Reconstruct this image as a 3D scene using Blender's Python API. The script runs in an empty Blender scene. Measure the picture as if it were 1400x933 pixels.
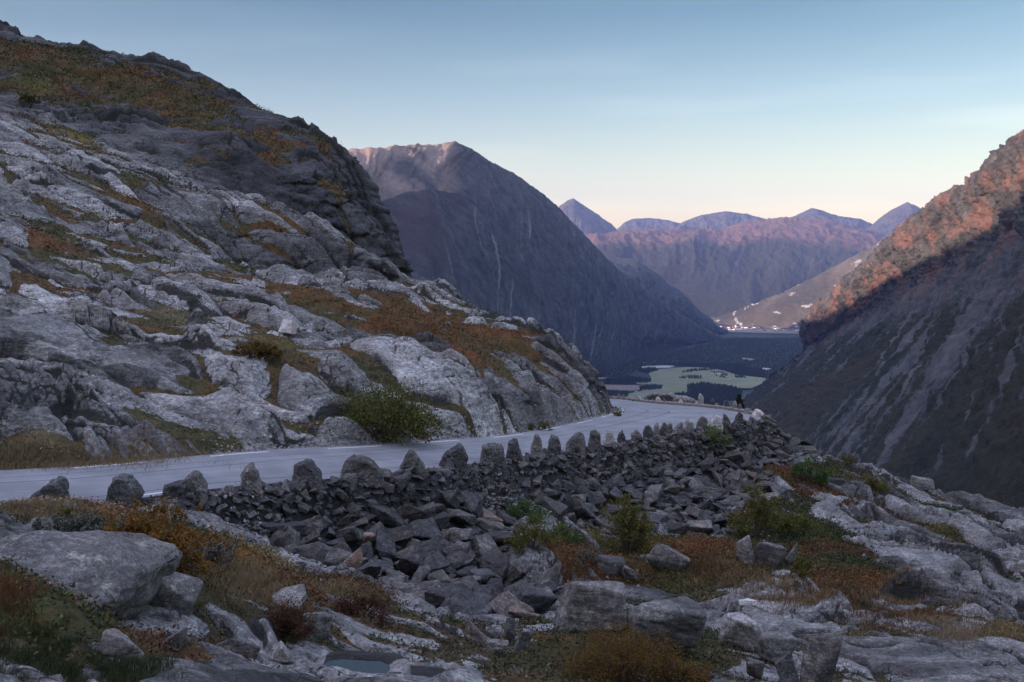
import bpy, bmesh, math, random
import numpy as np
from mathutils import Vector, Matrix, Quaternion, noise as mnoise
R_ = math.radians
col = bpy.context.scene.collection
sc = bpy.context.scene
# ------------------------------------------------------------------ camera
F = 1361.0; CX = 700.0; CY = 466.5; HOR = 365.0
PITCH = math.atan((CY - HOR) / F)
cam = bpy.data.objects.new('camera', bpy.data.cameras.new('camera'))
col.objects.link(cam)
cam.data.sensor_width = 36.0; cam.data.lens = 36.0 * F / 1400.0
cam.data.clip_start = 0.1; cam.data.clip_end = 120000.0
cam.location = (0, 0, 0); cam.rotation_euler = (R_(90) - PITCH, 0, 0)
sc.camera = cam
# ------------------------------------------------------------------ sky and sun
SUN_AZ = (-0.86, -0.51); SUN_EL = 9.0
SKY = dict(strength=0.14, sun=4.8, exposure=1.38)
w = bpy.data.worlds.new('World'); sc.world = w; w.use_nodes = True
nt = w.node_tree; nt.nodes.clear()
sky = nt.nodes.new('ShaderNodeTexSky'); sky.sky_type = 'NISHITA'; sky.sun_disc = False
sky.sun_elevation = R_(SUN_EL)
# sky.sun_rotation is measured from +Y clockwise
sky.sun_rotation = math.atan2(SUN_AZ[0], SUN_AZ[1])
sky.air_density = 1.0; sky.dust_density = 1.6; sky.ozone_density = 2.6; sky.altitude = 600
bg = nt.nodes.new('ShaderNodeBackground'); bg.inputs['Strength'].default_value = SKY['strength']
wo = nt.nodes.new('ShaderNodeOutputWorld')
# evening tint of the air: warmer towards the horizon; the unseen overhead sky is boosted as added fill
tcw = nt.nodes.new('ShaderNodeTexCoord'); sx = nt.nodes.new('ShaderNodeSeparateXYZ'); nt.links.new(tcw.outputs['Generated'], sx.inputs[0])
rw = nt.nodes.new('ShaderNodeValToRGB'); el = rw.color_ramp.elements; el[0].position = 0.0; el[0].color = (1.7, 1.12, .55, 1); el[1].position = .9; el[1].color = (10.4, 6.0, 4.75, 1); e2_ = el.new(.27); e2_.color = (.30, .375, .325, 1); e4_ = el.new(.55); e4_.color = (1.75, 1.35, 1.1, 1)
e_ = el.new(.055); e_.color = (1.52, .99, .53, 1); e3_ = el.new(.155); e3_.color = (.90, .71, .51, 1)
nt.links.new(sx.outputs[2], rw.inputs[0]); mx = nt.nodes.new('ShaderNodeMix'); mx.data_type = 'RGBA'; mx.blend_type = 'MULTIPLY'; mx.inputs[0].default_value = 1.0
nt.links.new(sky.outputs[0], mx.inputs[6]); nt.links.new(rw.outputs[0], mx.inputs[7]); 
# very faint high streaks of cirrus
mpw = nt.nodes.new('ShaderNodeMapping'); mpw.inputs['Rotation'].default_value = (0.0, 0.16, 0.3); mpw.inputs['Scale'].default_value = (1.6, 1.6, 16.0); nt.links.new(tcw.outputs['Generated'], mpw.inputs[0])
nzw = nt.nodes.new('ShaderNodeTexNoise'); nzw.inputs['Scale'].default_value = 1.7; nzw.inputs['Detail'].default_value = 5; nt.links.new(mpw.outputs[0], nzw.inputs['Vector'])
rcw = nt.nodes.new('ShaderNodeValToRGB'); rcw.color_ramp.elements[0].position = .48; rcw.color_ramp.elements[0].color = (1, 1, 1, 1); rcw.color_ramp.elements[1].position = .75; rcw.color_ramp.elements[1].color = (1.22, 1.15, 1.12, 1); nt.links.new(nzw.outputs[0], rcw.inputs[0])
mx2 = nt.nodes.new('ShaderNodeMix'); mx2.data_type = 'RGBA'; mx2.blend_type = 'MULTIPLY'; mx2.inputs[0].default_value = 1.0
nt.links.new(mx.outputs[2], mx2.inputs[6]); nt.links.new(rcw.outputs[0], mx2.inputs[7]); nt.links.new(mx2.outputs[2], bg.inputs[0]); nt.links.new(bg.outputs[0], wo.inputs[0])
sl = bpy.data.lights.new('sun', 'SUN'); sl.energy = SKY['sun']; sl.angle = R_(0.55); sl.color = (1.0, 0.73, 0.59)
so = bpy.data.objects.new('sun', sl); col.objects.link(so)
h = math.hypot(*SUN_AZ); d = Vector((SUN_AZ[0] / h * math.cos(R_(SUN_EL)), SUN_AZ[1] / h * math.cos(R_(SUN_EL)), math.sin(R_(SUN_EL))))
so.rotation_euler = d.to_track_quat('Z', 'Y').to_euler()
sc.view_settings.view_transform = 'Standard'; sc.view_settings.look = 'None'
sc.view_settings.exposure = SKY['exposure']; sc.view_settings.gamma = 1.0; sc.view_settings.use_curve_mapping = False
sc.cycles.max_bounces = 5; sc.cycles.diffuse_bounces = 3; sc.cycles.volume_bounces = 1
sc.cycles.use_denoising = True

# ------------------------------------------------------------------ numpy helpers
rng = np.random.default_rng(7); random.seed(7)
PERM = np.random.default_rng(3).permutation(4096).astype(np.int64)
RND = np.random.default_rng(5).random((4096, 4))
def hsh(*a):
    h = np.zeros_like(a[0])
    for v in a: h = PERM[(h + v) & 4095]
    return h
GR2 = np.stack([np.cos(RND[:, 0] * 6.2832), np.sin(RND[:, 0] * 6.2832)], -1)
def n2(x, y, seed=0):
    xi = np.floor(x); yi = np.floor(y); fx = x - xi; fy = y - yi
    xi = xi.astype(np.int64); yi = yi.astype(np.int64)
    u = fx * fx * fx * (fx * (fx * 6 - 15) + 10); v = fy * fy * fy * (fy * (fy * 6 - 15) + 10)
    def g(i, j):
        G = GR2[hsh(xi + i + seed * 31, yi + j)]
        return G[..., 0] * (fx - i) + G[..., 1] * (fy - j)
    a = g(0, 0); b = g(1, 0); c = g(0, 1); e = g(1, 1)
    a = a + (b - a) * u; c = c + (e - c) * u
    return (a + (c - a) * v) * 1.5
def fbm(x, y, oct=4, seed=0, lac=2.03, gain=0.5):
    s = 0; a = 1.0; t = 0
    for i in range(oct):
        s = s + a * n2(x, y, seed + i * 7); t += a; a *= gain; x = x * lac + 11.3; y = y * lac + 4.7
    return s / t
def ridged(x, y, oct=5, seed=0, gain=0.5):
    s = 0; a = 1.0; t = 0
    for i in range(oct):
        s = s + a * (1 - 2.2 * np.abs(n2(x, y, seed + i * 5))); t += a; a *= gain; x = x * 2.07 + 3.1; y = y * 2.07 + 9.2
    return s / t
def worley(x, y, seed=0, jit=0.9):
    xi = np.floor(x).astype(np.int64); yi = np.floor(y).astype(np.int64)
    f1 = np.full(x.shape, 9.0); f2 = np.full(x.shape, 9.0); cid = np.zeros(x.shape, np.int64)
    cx = np.zeros(x.shape); cy = np.zeros(x.shape)
    for i in (-1, 0, 1):
        for j in (-1, 0, 1):
            h = hsh(xi + i + seed * 17, yi + j + 5)
            dx = xi + i + 0.5 + (RND[h, 0] - 0.5) * jit - x; dy = yi + j + 0.5 + (RND[h, 1] - 0.5) * jit - y
            dd = dx * dx + dy * dy
            m = dd < f1
            f2 = np.where(m, f1, np.minimum(f2, dd)); f1 = np.where(m, dd, f1); cid = np.where(m, h, cid)
            cx = np.where(m, dx, cx); cy = np.where(m, dy, cy)
    return np.sqrt(f1), np.sqrt(f2), cid, cx, cy
def sstep(a, b, x):
    t = np.clip((x - a) / (b - a), 0, 1); return t * t * (3 - 2 * t)
def ray(px, py):
    """world direction with y = 1 for photo pixel"""
    px = np.asarray(px, float); py = np.asarray(py, float)
    a = (px - CX) / F; b = -(py - CY) / F
    c, s = math.cos(PITCH), math.sin(PITCH)
    y = c + b * s; z = -s + b * c
    return a / y, z / y
def W(px, py, Y):
    a, b = ray(px, py); return (float(a) * Y, float(Y), float(b) * Y)
class TPS:
    def __init__(s, P, z, lam=0.0, sc=50.0):
        P = np.asarray(P, float) / sc; s.P = P; s.sc = sc; n = len(P)
        K = s.k(P[:, None, :] - P[None]); K += lam * np.eye(n)
        Q = np.hstack([np.ones((n, 1)), P]); A = np.zeros((n + 3, n + 3)); A[:n, :n] = K; A[:n, n:] = Q; A[n:, :n] = Q.T
        s.w = np.linalg.solve(A, np.concatenate([z, np.zeros(3)]))
    def k(s, d):
        r2 = (d ** 2).sum(-1); return np.where(r2 > 0, 0.5 * r2 * np.log(np.maximum(r2, 1e-12)), 0)
    def __call__(s, x, y):
        sh = x.shape; X = np.stack([x.ravel(), y.ravel()], -1) / s.sc; out = np.empty(len(X))
        for i in range(0, len(X), 20000):
            q = X[i:i + 20000]; out[i:i + 20000] = s.k(q[:, None] - s.P[None]) @ s.w[:-3] + s.w[-3] + q @ s.w[-2:]
        return out.reshape(sh)

def new_mesh(name, V, Fq, smooth=True, attrs=None, mat=None, parent=None, loc=None):
    """V (n,3), Fq (m,3 or 4) ints"""
    me = bpy.data.meshes.new(name); V = np.asarray(V, np.float32); Fq = np.asarray(Fq, np.int32)
    n, k = Fq.shape
    me.vertices.add(len(V)); me.vertices.foreach_set('co', V.ravel())
    me.loops.add(n * k); me.loops.foreach_set('vertex_index', Fq.ravel())
    me.polygons.add(n); me.polygons.foreach_set('loop_start', np.arange(0, n * k, k, dtype=np.int32))
    me.polygons.foreach_set('use_smooth', np.full(n, smooth, bool))
    me.update(calc_edges=True)
    for an, av in (attrs or {}).items():
        av = np.asarray(av, np.float32)
        if av.ndim == 1: me.attributes.new(an, 'FLOAT', 'POINT').data.foreach_set('value', av)
        else:
            c4 = np.ones((len(av), 4), np.float32); c4[:, :3] = av
            me.attributes.new(an, 'FLOAT_COLOR', 'POINT').data.foreach_set('color', c4.ravel())
    if mat: me.materials.append(mat)
    o = bpy.data.objects.new(name, me); col.objects.link(o)
    if parent: o.parent = parent
    if loc is not None: o.location = loc
    return o
def grid_faces(n, m):
    i = np.arange(n - 1)[:, None] * m + np.arange(m - 1)[None]
    return np.stack([i, i + 1, i + m + 1, i + m], -1).reshape(-1, 4)
def tag(o, label=None, cat=None, group=None, kind=None):
    if label: o['label'] = label
    if cat: o['category'] = cat
    if group: o['group'] = group
    if kind: o['kind'] = kind
    return o

# ------------------------------------------------------------------ materials
def mat(name):
    m = bpy.data.materials.new(name); m.use_nodes = True; t = m.node_tree
    for n_ in list(t.nodes): t.nodes.remove(n_)
    o = t.nodes.new('ShaderNodeOutputMaterial'); b = t.nodes.new('ShaderNodeBsdfPrincipled')
    b.inputs['Roughness'].default_value = 0.9; b.inputs['Specular IOR Level'].default_value = 0.25
    t.links.new(b.outputs[0], o.inputs[0])
    return m, t, b
def N(t, typ, **kw):
    n_ = t.nodes.new(typ)
    for k, v in kw.items():
        if k in n_.inputs: n_.inputs[k].default_value = v
        else: setattr(n_, k, v)
    return n_
def noise_(t, vec, scale, detail=6, rough=0.6, dist=0.0):
    n_ = N(t, 'ShaderNodeTexNoise', Scale=scale, Detail=detail, Roughness=rough, Distortion=dist)
    t.links.new(vec, n_.inputs['Vector']); return n_.outputs[0]
def ramp(t, fac, stops, interp='LINEAR'):
    r = t.nodes.new('ShaderNodeValToRGB'); r.color_ramp.interpolation = interp
    e = r.color_ramp.elements
    while len(e) < len(stops): e.new(0.5)
    for q, (p, c) in zip(e, stops):
        q.position = p; q.color = (*c, 1) if len(c) == 3 else c
    t.links.new(fac, r.inputs[0]); return r.outputs[0]
def mix(t, fac, a, b, mode='MIX'):
    n_ = t.nodes.new('ShaderNodeMix'); n_.data_type = 'RGBA'; n_.blend_type = mode
    for s, v in ((n_.inputs[0], fac), (n_.inputs[6], a), (n_.inputs[7], b)):
        if hasattr(v, 'links'): t.links.new(v, s)
        else: s.default_value = v if isinstance(v, float) else (*v, 1)
    return n_.outputs[2]
def mth(t, op, a, b=None, c=None):
    n_ = t.nodes.new('ShaderNodeMath'); n_.operation = op
    for i, v in enumerate((a, b, c)):
        if v is None: continue
        if hasattr(v, 'links'): t.links.new(v, n_.inputs[i])
        else: n_.inputs[i].default_value = v
    return n_.outputs[0]
def bump(t, b, hgt, strength, dist, prev=None):
    n_ = N(t, 'ShaderNodeBump', Strength=strength, Distance=dist); t.links.new(hgt, n_.inputs['Height'])
    if prev is not None: t.links.new(prev, n_.inputs['Normal'])
    if b is not None: t.links.new(n_.outputs[0], b.inputs['Normal'])
    return n_.outputs[0]
def g3(v, tint=(1, 1, 1)): return (v * tint[0], v * tint[1], v * tint[2])

def rock_nodes(t, vec, dark=0.10, lite=0.34, scale=1.0, lichen=0.5, cs=1.0):
    """returns colour, height"""
    mp = N(t, 'ShaderNodeMapping'); mp.inputs['Rotation'].default_value = (0.3, 0.5, 0.6); mp.inputs['Scale'].default_value = (1, 1, 4.5)
    t.links.new(vec, mp.inputs[0])
    lay = noise_(t, mp.outputs[0], 0.9 * scale, 8, 0.62, 0.6)
    big = noise_(t, vec, 0.35 * scale, 5, 0.6, 0.3)
    fine = noise_(t, vec, 7 * scale, 8, 0.7)
    vo = N(t, 'ShaderNodeTexVoronoi', Scale=1.0 * scale, feature='DISTANCE_TO_EDGE')
    dv = N(t, 'ShaderNodeVectorMath', operation='ADD'); sv = N(t, 'ShaderNodeVectorMath', operation='SCALE'); sv.inputs[3].default_value = 0.5
    nn = N(t, 'ShaderNodeTexNoise', Scale=1.1 * scale, Detail=4); t.links.new(mp.outputs[0], nn.inputs['Vector'])
    t.links.new(nn.outputs[1], sv.inputs[0]); t.links.new(mp.outputs[0], dv.inputs[0]); t.links.new(sv.outputs[0], dv.inputs[1])
    t.links.new(dv.outputs[0], vo.inputs['Vector'])
    crack = ramp(t, vo.outputs['Distance'], [(0.0, (0, 0, 0)), (0.035, (1, 1, 1))])
    crm = ramp(t, noise_(t, vec, .6 * scale, 4, .6), [(.46, (0, 0, 0)), (.6, (cs, cs, cs))])
    crack = mth(t, 'SUBTRACT', 1.0, mth(t, 'MULTIPLY', mth(t, 'SUBTRACT', 1.0, crack), crm))
    c = ramp(t, lay, [(0.33, g3(dark * .7, (1, 1, 1.06))), (0.46, g3((dark + lite) * .5, (1, .99, 1.0))), (0.56, g3(lite * 1.1, (1, .98, .96))), (0.68, g3(lite * 1.7, (1, 1, .98)))])
    c = mix(t, 0.55, c, ramp(t, fine, [(0.36, g3(dark * .5)), (0.5, g3(.5 * (dark + lite))), (0.62, g3(lite * 1.7))]))
    c = mix(t, ramp(t, big, [(0.4, (0, 0, 0)), (0.65, (.7, .7, .7))]), c, (dark * 1.1, dark * 1.0, dark * .98))
    li = ramp(t, noise_(t, vec, 2.2 * scale, 10, 0.75), [(0.56, (0, 0, 0)), (0.64, (lichen,) * 3)])
    c = mix(t, li, c, (.34, .35, .29))
    rb = ramp(t, noise_(t, vec, 1.1 * scale, 6, 0.7, .5), [(0.6, (0, 0, 0)), (0.72, (.5,) * 3)])
    c = mix(t, rb, c, (.22, .15, .11))
    c = mix(t, mth(t, 'MULTIPLY_ADD', crack, -0.55, 0.55), c, (.03, .028, .028))
    sp = noise_(t, vec, 26 * scale, 5, .8)
    c = mix(t, .8, c, ramp(t, sp, [(.36, (.45, .45, .46)), (.5, (1, 1, 1)), (.63, (1.75, 1.72, 1.7))]), 'MULTIPLY')
    c = mix(t, 1.0, c, (1.05, 1.0, .94), 'MULTIPLY')
    hh = mth(t, 'ADD', mth(t, 'MULTIPLY', lay, 1.3), mth(t, 'MULTIPLY', fine, 0.35))
    hh = mth(t, 'ADD', hh, mth(t, 'MULTIPLY', crack, 0.12))
    return c, hh

def veg_colour(t, vec, s=1.0):
    a = noise_(t, vec, 0.16 * s, 5, 0.6, 0.4); b = noise_(t, vec, 1.3 * s, 8, 0.7); c3 = noise_(t, vec, 9 * s, 6, 0.7)
    ca = ramp(t, a, [(0.34, (.020, .026, .010)), (0.46, (.050, .046, .016)), (0.56, (.13, .055, .018)), (0.68, (.17, .062, .020))])
    cb = ramp(t, b, [(0.3, (.016, .018, .009)), (0.48, (.07, .06, .02)), (0.6, (.13, .068, .020)), (0.74, (.20, .15, .07))])
    c = mix(t, 0.5, ca, cb)
    c = mix(t, 0.6, c, ramp(t, c3, [(0.3, (.25, .25, .25)), (0.7, (1.7, 1.6, 1.5))]), 'MULTIPLY')
    return c, mth(t, 'ADD', b, mth(t, 'MULTIPLY', c3, 0.4))

def attr(t, name, colour=False):
    n_ = N(t, 'ShaderNodeAttribute', attribute_name=name); return n_.outputs[0 if colour else 2]

def terrain_mat(name, dark, lite, scale=1.0, vs=1.0):
    m, t, b = mat(name)
    g = N(t, 'ShaderNodeNewGeometry'); vec = g.outputs['Position']
    rc, rh = rock_nodes(t, vec, dark, lite, scale)
    # dark cliff areas and scree are darker stone
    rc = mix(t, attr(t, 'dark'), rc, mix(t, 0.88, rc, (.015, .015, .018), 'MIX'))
    rc = mix(t, 1.0, rc, attr(t, 'tone'), 'MULTIPLY')
    cn = mth(t, 'ADD', attr(t, 'crev'), mth(t, 'MULTIPLY', mth(t, 'SUBTRACT', noise_(t, vec, 5 * scale, 6, .7), .5), 1.1))
    cm_ = ramp(t, cn, [(.34, (0, 0, 0)), (.58, (.93, .93, .93))])
    rc = mix(t, cm_, rc, (.022, .020, .017)); rh = mth(t, 'SUBTRACT', rh, mth(t, 'MULTIPLY', cm_, .5))
    vc, vh = veg_colour(t, vec, vs)
    vc = mix(t, .8, vc, mix(t, noise_(t, vec, 4, 5, .7), attr(t, 'vcol', True), vc))
    f = attr(t, 'veg'); nf = noise_(t, vec, 3.0 * scale, 8, 0.75)
    vc = mix(t, .75, vc, ramp(t, noise_(t, vec, 11 * vs, 6, .75), [(.3, (.35, .35, .35)), (.7, (1.7, 1.65, 1.5))]), 'MULTIPLY')
    f = ramp(t, mth(t, 'ADD', f, mth(t, 'MULTIPLY', mth(t, 'SUBTRACT', nf, 0.5), 0.9)), [(0.44, (0, 0, 0)), (0.56, (1, 1, 1))])
    t.links.new(mix(t, f, rc, vc), b.inputs['Base Color'])
    hh = N(t, 'ShaderNodeMix', data_type='FLOAT'); t.links.new(f, hh.inputs[0]); t.links.new(rh, hh.inputs[2]); t.links.new(vh, hh.inputs[3])
    bump(t, b, hh.outputs[0], 0.9, 0.16 / scale)
    return m
def rock_mat(name, dark, lite, scale=1.0, lichen=.5, bs=0.8):
    m, t, b = mat(name)
    tc = N(t, 'ShaderNodeTexCoord'); oi = N(t, 'ShaderNodeObjectInfo')
    ad = N(t, 'ShaderNodeVectorMath', operation='ADD'); g = N(t, 'ShaderNodeNewGeometry')
    t.links.new(tc.outputs['Object'], ad.inputs[0]); cx = N(t, 'ShaderNodeCombineXYZ')
    for i in range(3): t.links.new(mth(t, 'MULTIPLY', oi.outputs['Random'], 17.0 + 9 * i), cx.inputs[i])
    t.links.new(cx.outputs[0], ad.inputs[1])
    rc, rh = rock_nodes(t, ad.outputs[0], dark, lite, scale, lichen)
    isl = g.outputs['Random Per Island']
    rr = mth(t, 'FRACT', mth(t, 'ADD', oi.outputs['Random'], isl))
    rc = mix(t, 0.85, rc, ramp(t, rr, [(0, (.55, .55, .6)), (.35, (.85, .85, .88)), (.7, (1.15, 1.1, 1.05)), (.86, (1.35, 1.3, 1.25)), (.93, (1.3, 1.08, .98)), (1, (.7, .7, .7))]), 'MULTIPLY')
    t.links.new(rc, b.inputs['Base Color']); bump(t, b, rh, bs, 0.07 / scale)
    return m
def leaf_mat(name, cols, rough=.8):
    m, t, b = mat(name); g = N(t, 'ShaderNodeNewGeometry'); r = g.outputs['Random Per Island']
    n_ = len(cols); c = ramp(t, r, [(i / (n_ - 1), c_) for i, c_ in enumerate(cols)])
    t.links.new(c, b.inputs['Base Color']); b.inputs['Roughness'].default_value = rough
    # thin leaves let some light through
    tr = t.nodes.new('ShaderNodeBsdfTranslucent'); t.links.new(c, tr.inputs[0]); ms = t.nodes.new('ShaderNodeMixShader'); ms.inputs[0].default_value = .3
    o = [n_ for n_ in t.nodes if n_.type == 'OUTPUT_MATERIAL'][0]
    t.links.new(b.outputs[0], ms.inputs[1]); t.links.new(tr.outputs[0], ms.inputs[2]); t.links.new(ms.outputs[0], o.inputs[0])
    return m

# ------------------------------------------------------------------ haze: one closed box of pale air round the whole scene
HAZE = 2.1e-5
m_hz = bpy.data.materials.new('haze'); m_hz.use_nodes = True; t = m_hz.node_tree; t.nodes.clear()
pv = t.nodes.new('ShaderNodeVolumePrincipled'); pv.inputs['Color'].default_value = (.40, .52, 1.0, 1); pv.inputs['Density'].default_value = HAZE; pv.inputs['Anisotropy'].default_value = 0.1
oo = t.nodes.new('ShaderNodeOutputMaterial'); t.links.new(pv.outputs[0], oo.inputs['Volume'])
x0, x1, y0, y1, z0, z1 = -27000, 27000, -9000, 34000, -706, 2300
hz = new_mesh('haze', [(x0, y0, z0), (x1, y0, z0), (x1, y1, z0), (x0, y1, z0), (x0, y0, z1), (x1, y0, z1), (x1, y1, z1), (x0, y1, z1)], [(0, 3, 2, 1), (4, 5, 6, 7), (0, 1, 5, 4), (1, 2, 6, 5), (2, 3, 7, 6), (3, 0, 4, 7)], False, None, m_hz)
tag(hz, kind='stuff')
QQ = 1.0
# ------------------------------------------------------------------ road edges (photo pixel -> true distance)
IN_ = [(0, 643, -6.6), (200, 629, -7.1), (314, 619, -7.5), (400, 613.5, -7.8), (500, 608, -8.1), (600, 602, -8.7), (700, 593.6, -9.3), (753, 584.5, -9.8), (807, 573, -10.3), (837, 564, -10.7), (845, 558.5, -10.95)]
OUT_ = [(0, 693, -6.7), (150, 686, -7.05), (300, 668, -7.5), (450, 655, -8.0), (600, 640, -8.6), (700, 627, -9.05), (770, 617, -9.4), (860, 603, -9.8), (950, 586.5, -10.2), (1014, 578, -10.4), (1037, 574.5, -10.55)]
FAR_ = [(1040, 570, -10.6), (1027, 567, -10.7), (993, 560.5, -10.9), (950, 556, -11.1), (886, 551, -11.4), (834, 545.5, -11.9)]
def zpt(px, py, z):
    a, b = ray(px, py); Y = z / float(b); return (float(a) * Y, Y, z)
inn = np.array([zpt(*p) for p in IN_]); outn = np.array([zpt(*p) for p in OUT_]); far = np.array([zpt(*p) for p in FAR_])
inn = np.vstack([[inn[0] + (-22, -18, 1.4)], [inn[0] + (-10, -8.2, .7)], inn, [[6.5, inn[-1, 1] + 4.5, -11.3], [1, inn[-1, 1] + 8, -11.8], [-12, inn[-1, 1] + 12, -13]]])
outn = np.vstack([[outn[0] + (-22, -14, 1.4)], [outn[0] + (-10, -7.2, .75)], outn])
far = np.vstack([far, [[2, far[-1, 1] + 3, -12.5], [-12, far[-1, 1] + 7, -13.4]]])
outer = np.vstack([outn, far])
def catmull(P, n=8):
    P = np.asarray(P, float); Q = np.vstack([2 * P[0] - P[1], P, 2 * P[-1] - P[-2]]); out = []
    for i in range(1, len(Q) - 2):
        for k in range(n):
            t = k / n
            # centripetal-ish: plain with 0.5 tension
            m1 = (Q[i + 1] - Q[i - 1]) * .5; m2 = (Q[i + 2] - Q[i]) * .5
            L = np.linalg.norm(Q[i + 1] - Q[i])
            for mm in (m1, m2):
                q = np.linalg.norm(mm)
                if q > L: mm *= L / q
            out.append((2 * t**3 - 3 * t**2 + 1) * Q[i] + (t**3 - 2 * t**2 + t) * m1 + (-2 * t**3 + 3 * t**2) * Q[i + 1] + (t**3 - t**2) * m2)
    out.append(Q[-2]); return np.array(out)
innS = catmull(inn); outS = catmull(outer)
allE = np.vstack([inn, outer])
ZR = TPS(allE[:, :2], allE[:, 2], lam=0.002)
def seg_dist(x, y, P):
    """distance to polyline P (k,2)"""
    best = np.full(x.shape, 1e9)
    for a, b in zip(P[:-1], P[1:]):
        ex, ey = b[0] - a[0], b[1] - a[1]; L = ex * ex + ey * ey + 1e-12
        t = np.clip(((x - a[0]) * ex + (y - a[1]) * ey) / L, 0, 1)
        best = np.minimum(best, (x - a[0] - t * ex) ** 2 + (y - a[1] - t * ey) ** 2)
    return np.sqrt(best)
def inside(x, y, P):
    c = np.zeros(x.shape, bool)
    for a, b in zip(P, np.roll(P, -1, 0)):
        m = (a[1] > y) != (b[1] > y)
        with np.errstate(divide='ignore', invalid='ignore'):
            xx = (b[0] - a[0]) * (y - a[1]) / (b[1] - a[1] + 1e-15) + a[0]
        c ^= m & (x < xx)
    return c
innP = innS[::3, :2]; outP = outS[::3, :2]
ROADPOLY = np.vstack([innP, outP[::-1]])

# ------------------------------------------------------------------ ground control points
C = []   # (x, y, z)
def c(*pts):
    for p in pts: C.append(W(*p))
for p in inn: C.append((p[0], p[1], p[2] - .05))
for p in outer[::1]: C.append((p[0], p[1], p[2] - .1))
# foreground
c((0, 740, 16), (0, 850, 11), (0, 933, 8.5), (-250, 760, 14), (-250, 933, 8.5), (200, 933, 10.5), (100, 900, 10.5), (350, 933, 12.5),
  (100, 740, 17), (180, 830, 14.5), (60, 712, 26), (170, 722, 26.2), (250, 730, 25.8), (300, 722, 30.8), (300, 790, 21), (350, 840, 18), (400, 775, 30.5),
  (400, 808, 24), (500, 800, 32.5), (500, 850, 21), (500, 933, 14), (560, 860, 20.5), (600, 812, 33), (640, 825, 31), (700, 933, 17), (700, 820, 34.5),
  (760, 775, 40), (850, 745, 46), (930, 780, 41), (950, 742, 48.5), (1010, 740, 49), (850, 933, 19), (815, 850, 29), (1000, 933, 20), (1000, 860, 28), (1200, 922, 21),
  (1120, 880, 26), (1250, 885, 26), (1400, 925, 21), (1100, 810, 37), (1300, 865, 30), (1060, 762, 44.5), (1150, 680, 60), (1250, 740, 51), (1350, 800, 42), (1400, 830, 38),
  (1080, 600, 70), (1080, 650, 64), (1150, 639, 69), (1200, 656, 69), (1300, 690, 66), (1400, 721, 62), (1600, 790, 55), (1600, 930, 24), (1800, 1000, 30), (700, 690, 43.3), (700, 750, 38.5),
  (600, 740, 37.2), (500, 740, 35.6), (400, 720, 33.2), (860, 660, 52.5), (950, 650, 57.5), (1000, 640, 60.5))
for q in ((0, 0, -1.7), (-6, 3, -2.0), (6, 3, -2.4), (-20, 5, -3), (20, 5, -6), (0, -6, -1.6), (-14, 14, -4.6), (14, 12, -7.2), (-30, 16, -5)): C.append(q)
# behind the right silhouette the ground falls away
for px, py, Y in ((1080, 590, 70), (1150, 639, 69), (1200, 656, 69), (1300, 690, 66), (1400, 721, 62), (1600, 790, 55)):
    x, y, z = W(px, py, Y); C.append((x + 5, y + 9, z - 7)); C.append((x + 14, y + 26, z - 26)); C.append((x + 30, y + 60, z - 62))
for x, y, z in ((22, 86, -17), (18, 96, -22), (10, 108, -27), (28, 130, -60), (6, 140, -55), (50, 160, -110), (0, 180, -80), (30, 200, -120), (70, 200, -150)): C.append((x, y, z))
# left hill, lower slabs
c((600, 556, 52.5), (600, 520, 55.5), (600, 450, 72), (600, 408, 87), (700, 560, 57.8), (700, 530, 59.5), (700, 461, 79), (740, 477, 78.5), (790, 492, 77), (755, 545, 64.5), (800, 530, 71.5), (800, 503, 74.5), (818, 520, 77.5),
  (450, 560, 47.5), (450, 520, 52), (450, 460, 64), (450, 400, 80), (500, 350, 104), (450, 340, 100), (560, 388, 101), (300, 580, 42.5), (300, 530, 47), (300, 450, 58), (300, 370, 73), (300, 285, 98),
  (150, 590, 38.5), (150, 530, 43.5), (150, 440, 54), (150, 350, 69), (150, 240, 95), (0, 600, 34.5), (0, 530, 39), (0, 430, 49.5), (0, 320, 65), (0, 210, 88), (-200, 600, 31), (-200, 500, 38), (-200, 350, 55), (-200, 200, 80), (-400, 500, 34), (-400, 200, 75))
for x, y, z in ((8.0, 80, -10.6), (4.5, 79.5, -8.5), (4, 84.5, -11.6), (-3, 90, -10), (-6, 100, -11), (-1, 110, -22), (2, 125, -35), (-12, 108, -6)): C.append((x, y, z))
# left hill, upper cliff
c((300, 268, 110), (300, 210, 120), (300, 170, 132), (300, 124, 150), (440, 330, 116), (440, 270, 121), (440, 201, 131), (380, 165, 140), (500, 281, 131), (480, 232, 132), (522, 330, 129), (552, 372, 124), (560, 400, 132),
  (150, 205, 112), (150, 150, 133), (150, 84, 162), (0, 165, 108), (0, 105, 135), (0, 43, 168), (50, 70, 166), (-200, 120, 115), (-200, -10, 175), (-400, 100, 115), (-400, -60, 180), (230, 97, 156), (340, 150, 146), (410, 185, 136))
for px, py, Y in ((440, 201, 131), (300, 124, 150), (150, 84, 162), (0, 43, 168), (500, 281, 131), (-200, -10, 175)):
    x, y, z = W(px, py, Y); C.append((x + 2, y + 14, z - 5)); C.append((x + 6, y + 40, z - 26))
C.append((-14, 150, -18)); C.append((0, 150, -45))
C = np.array(C)
# merge points that are very close
keep = []
for i, p in enumerate(C):
    if all(np.hypot(*(p[:2] - C[j][:2])) > 0.7 for j in keep): keep.append(i)
C = C[keep]
BASE = TPS(C[:, :2], C[:, 2], lam=0.0006)
GX0, GX1, GY0, GY1, GS = -150.0, 150.0, -20.0, 225.0, 0.5
gx = np.arange(GX0, GX1 + .01, GS); gy = np.arange(GY0, GY1 + .01, GS)
GXX, GYY = np.meshgrid(gx, gy, indexing='ij')
GZ = BASE(GXX, GYY)
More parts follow.
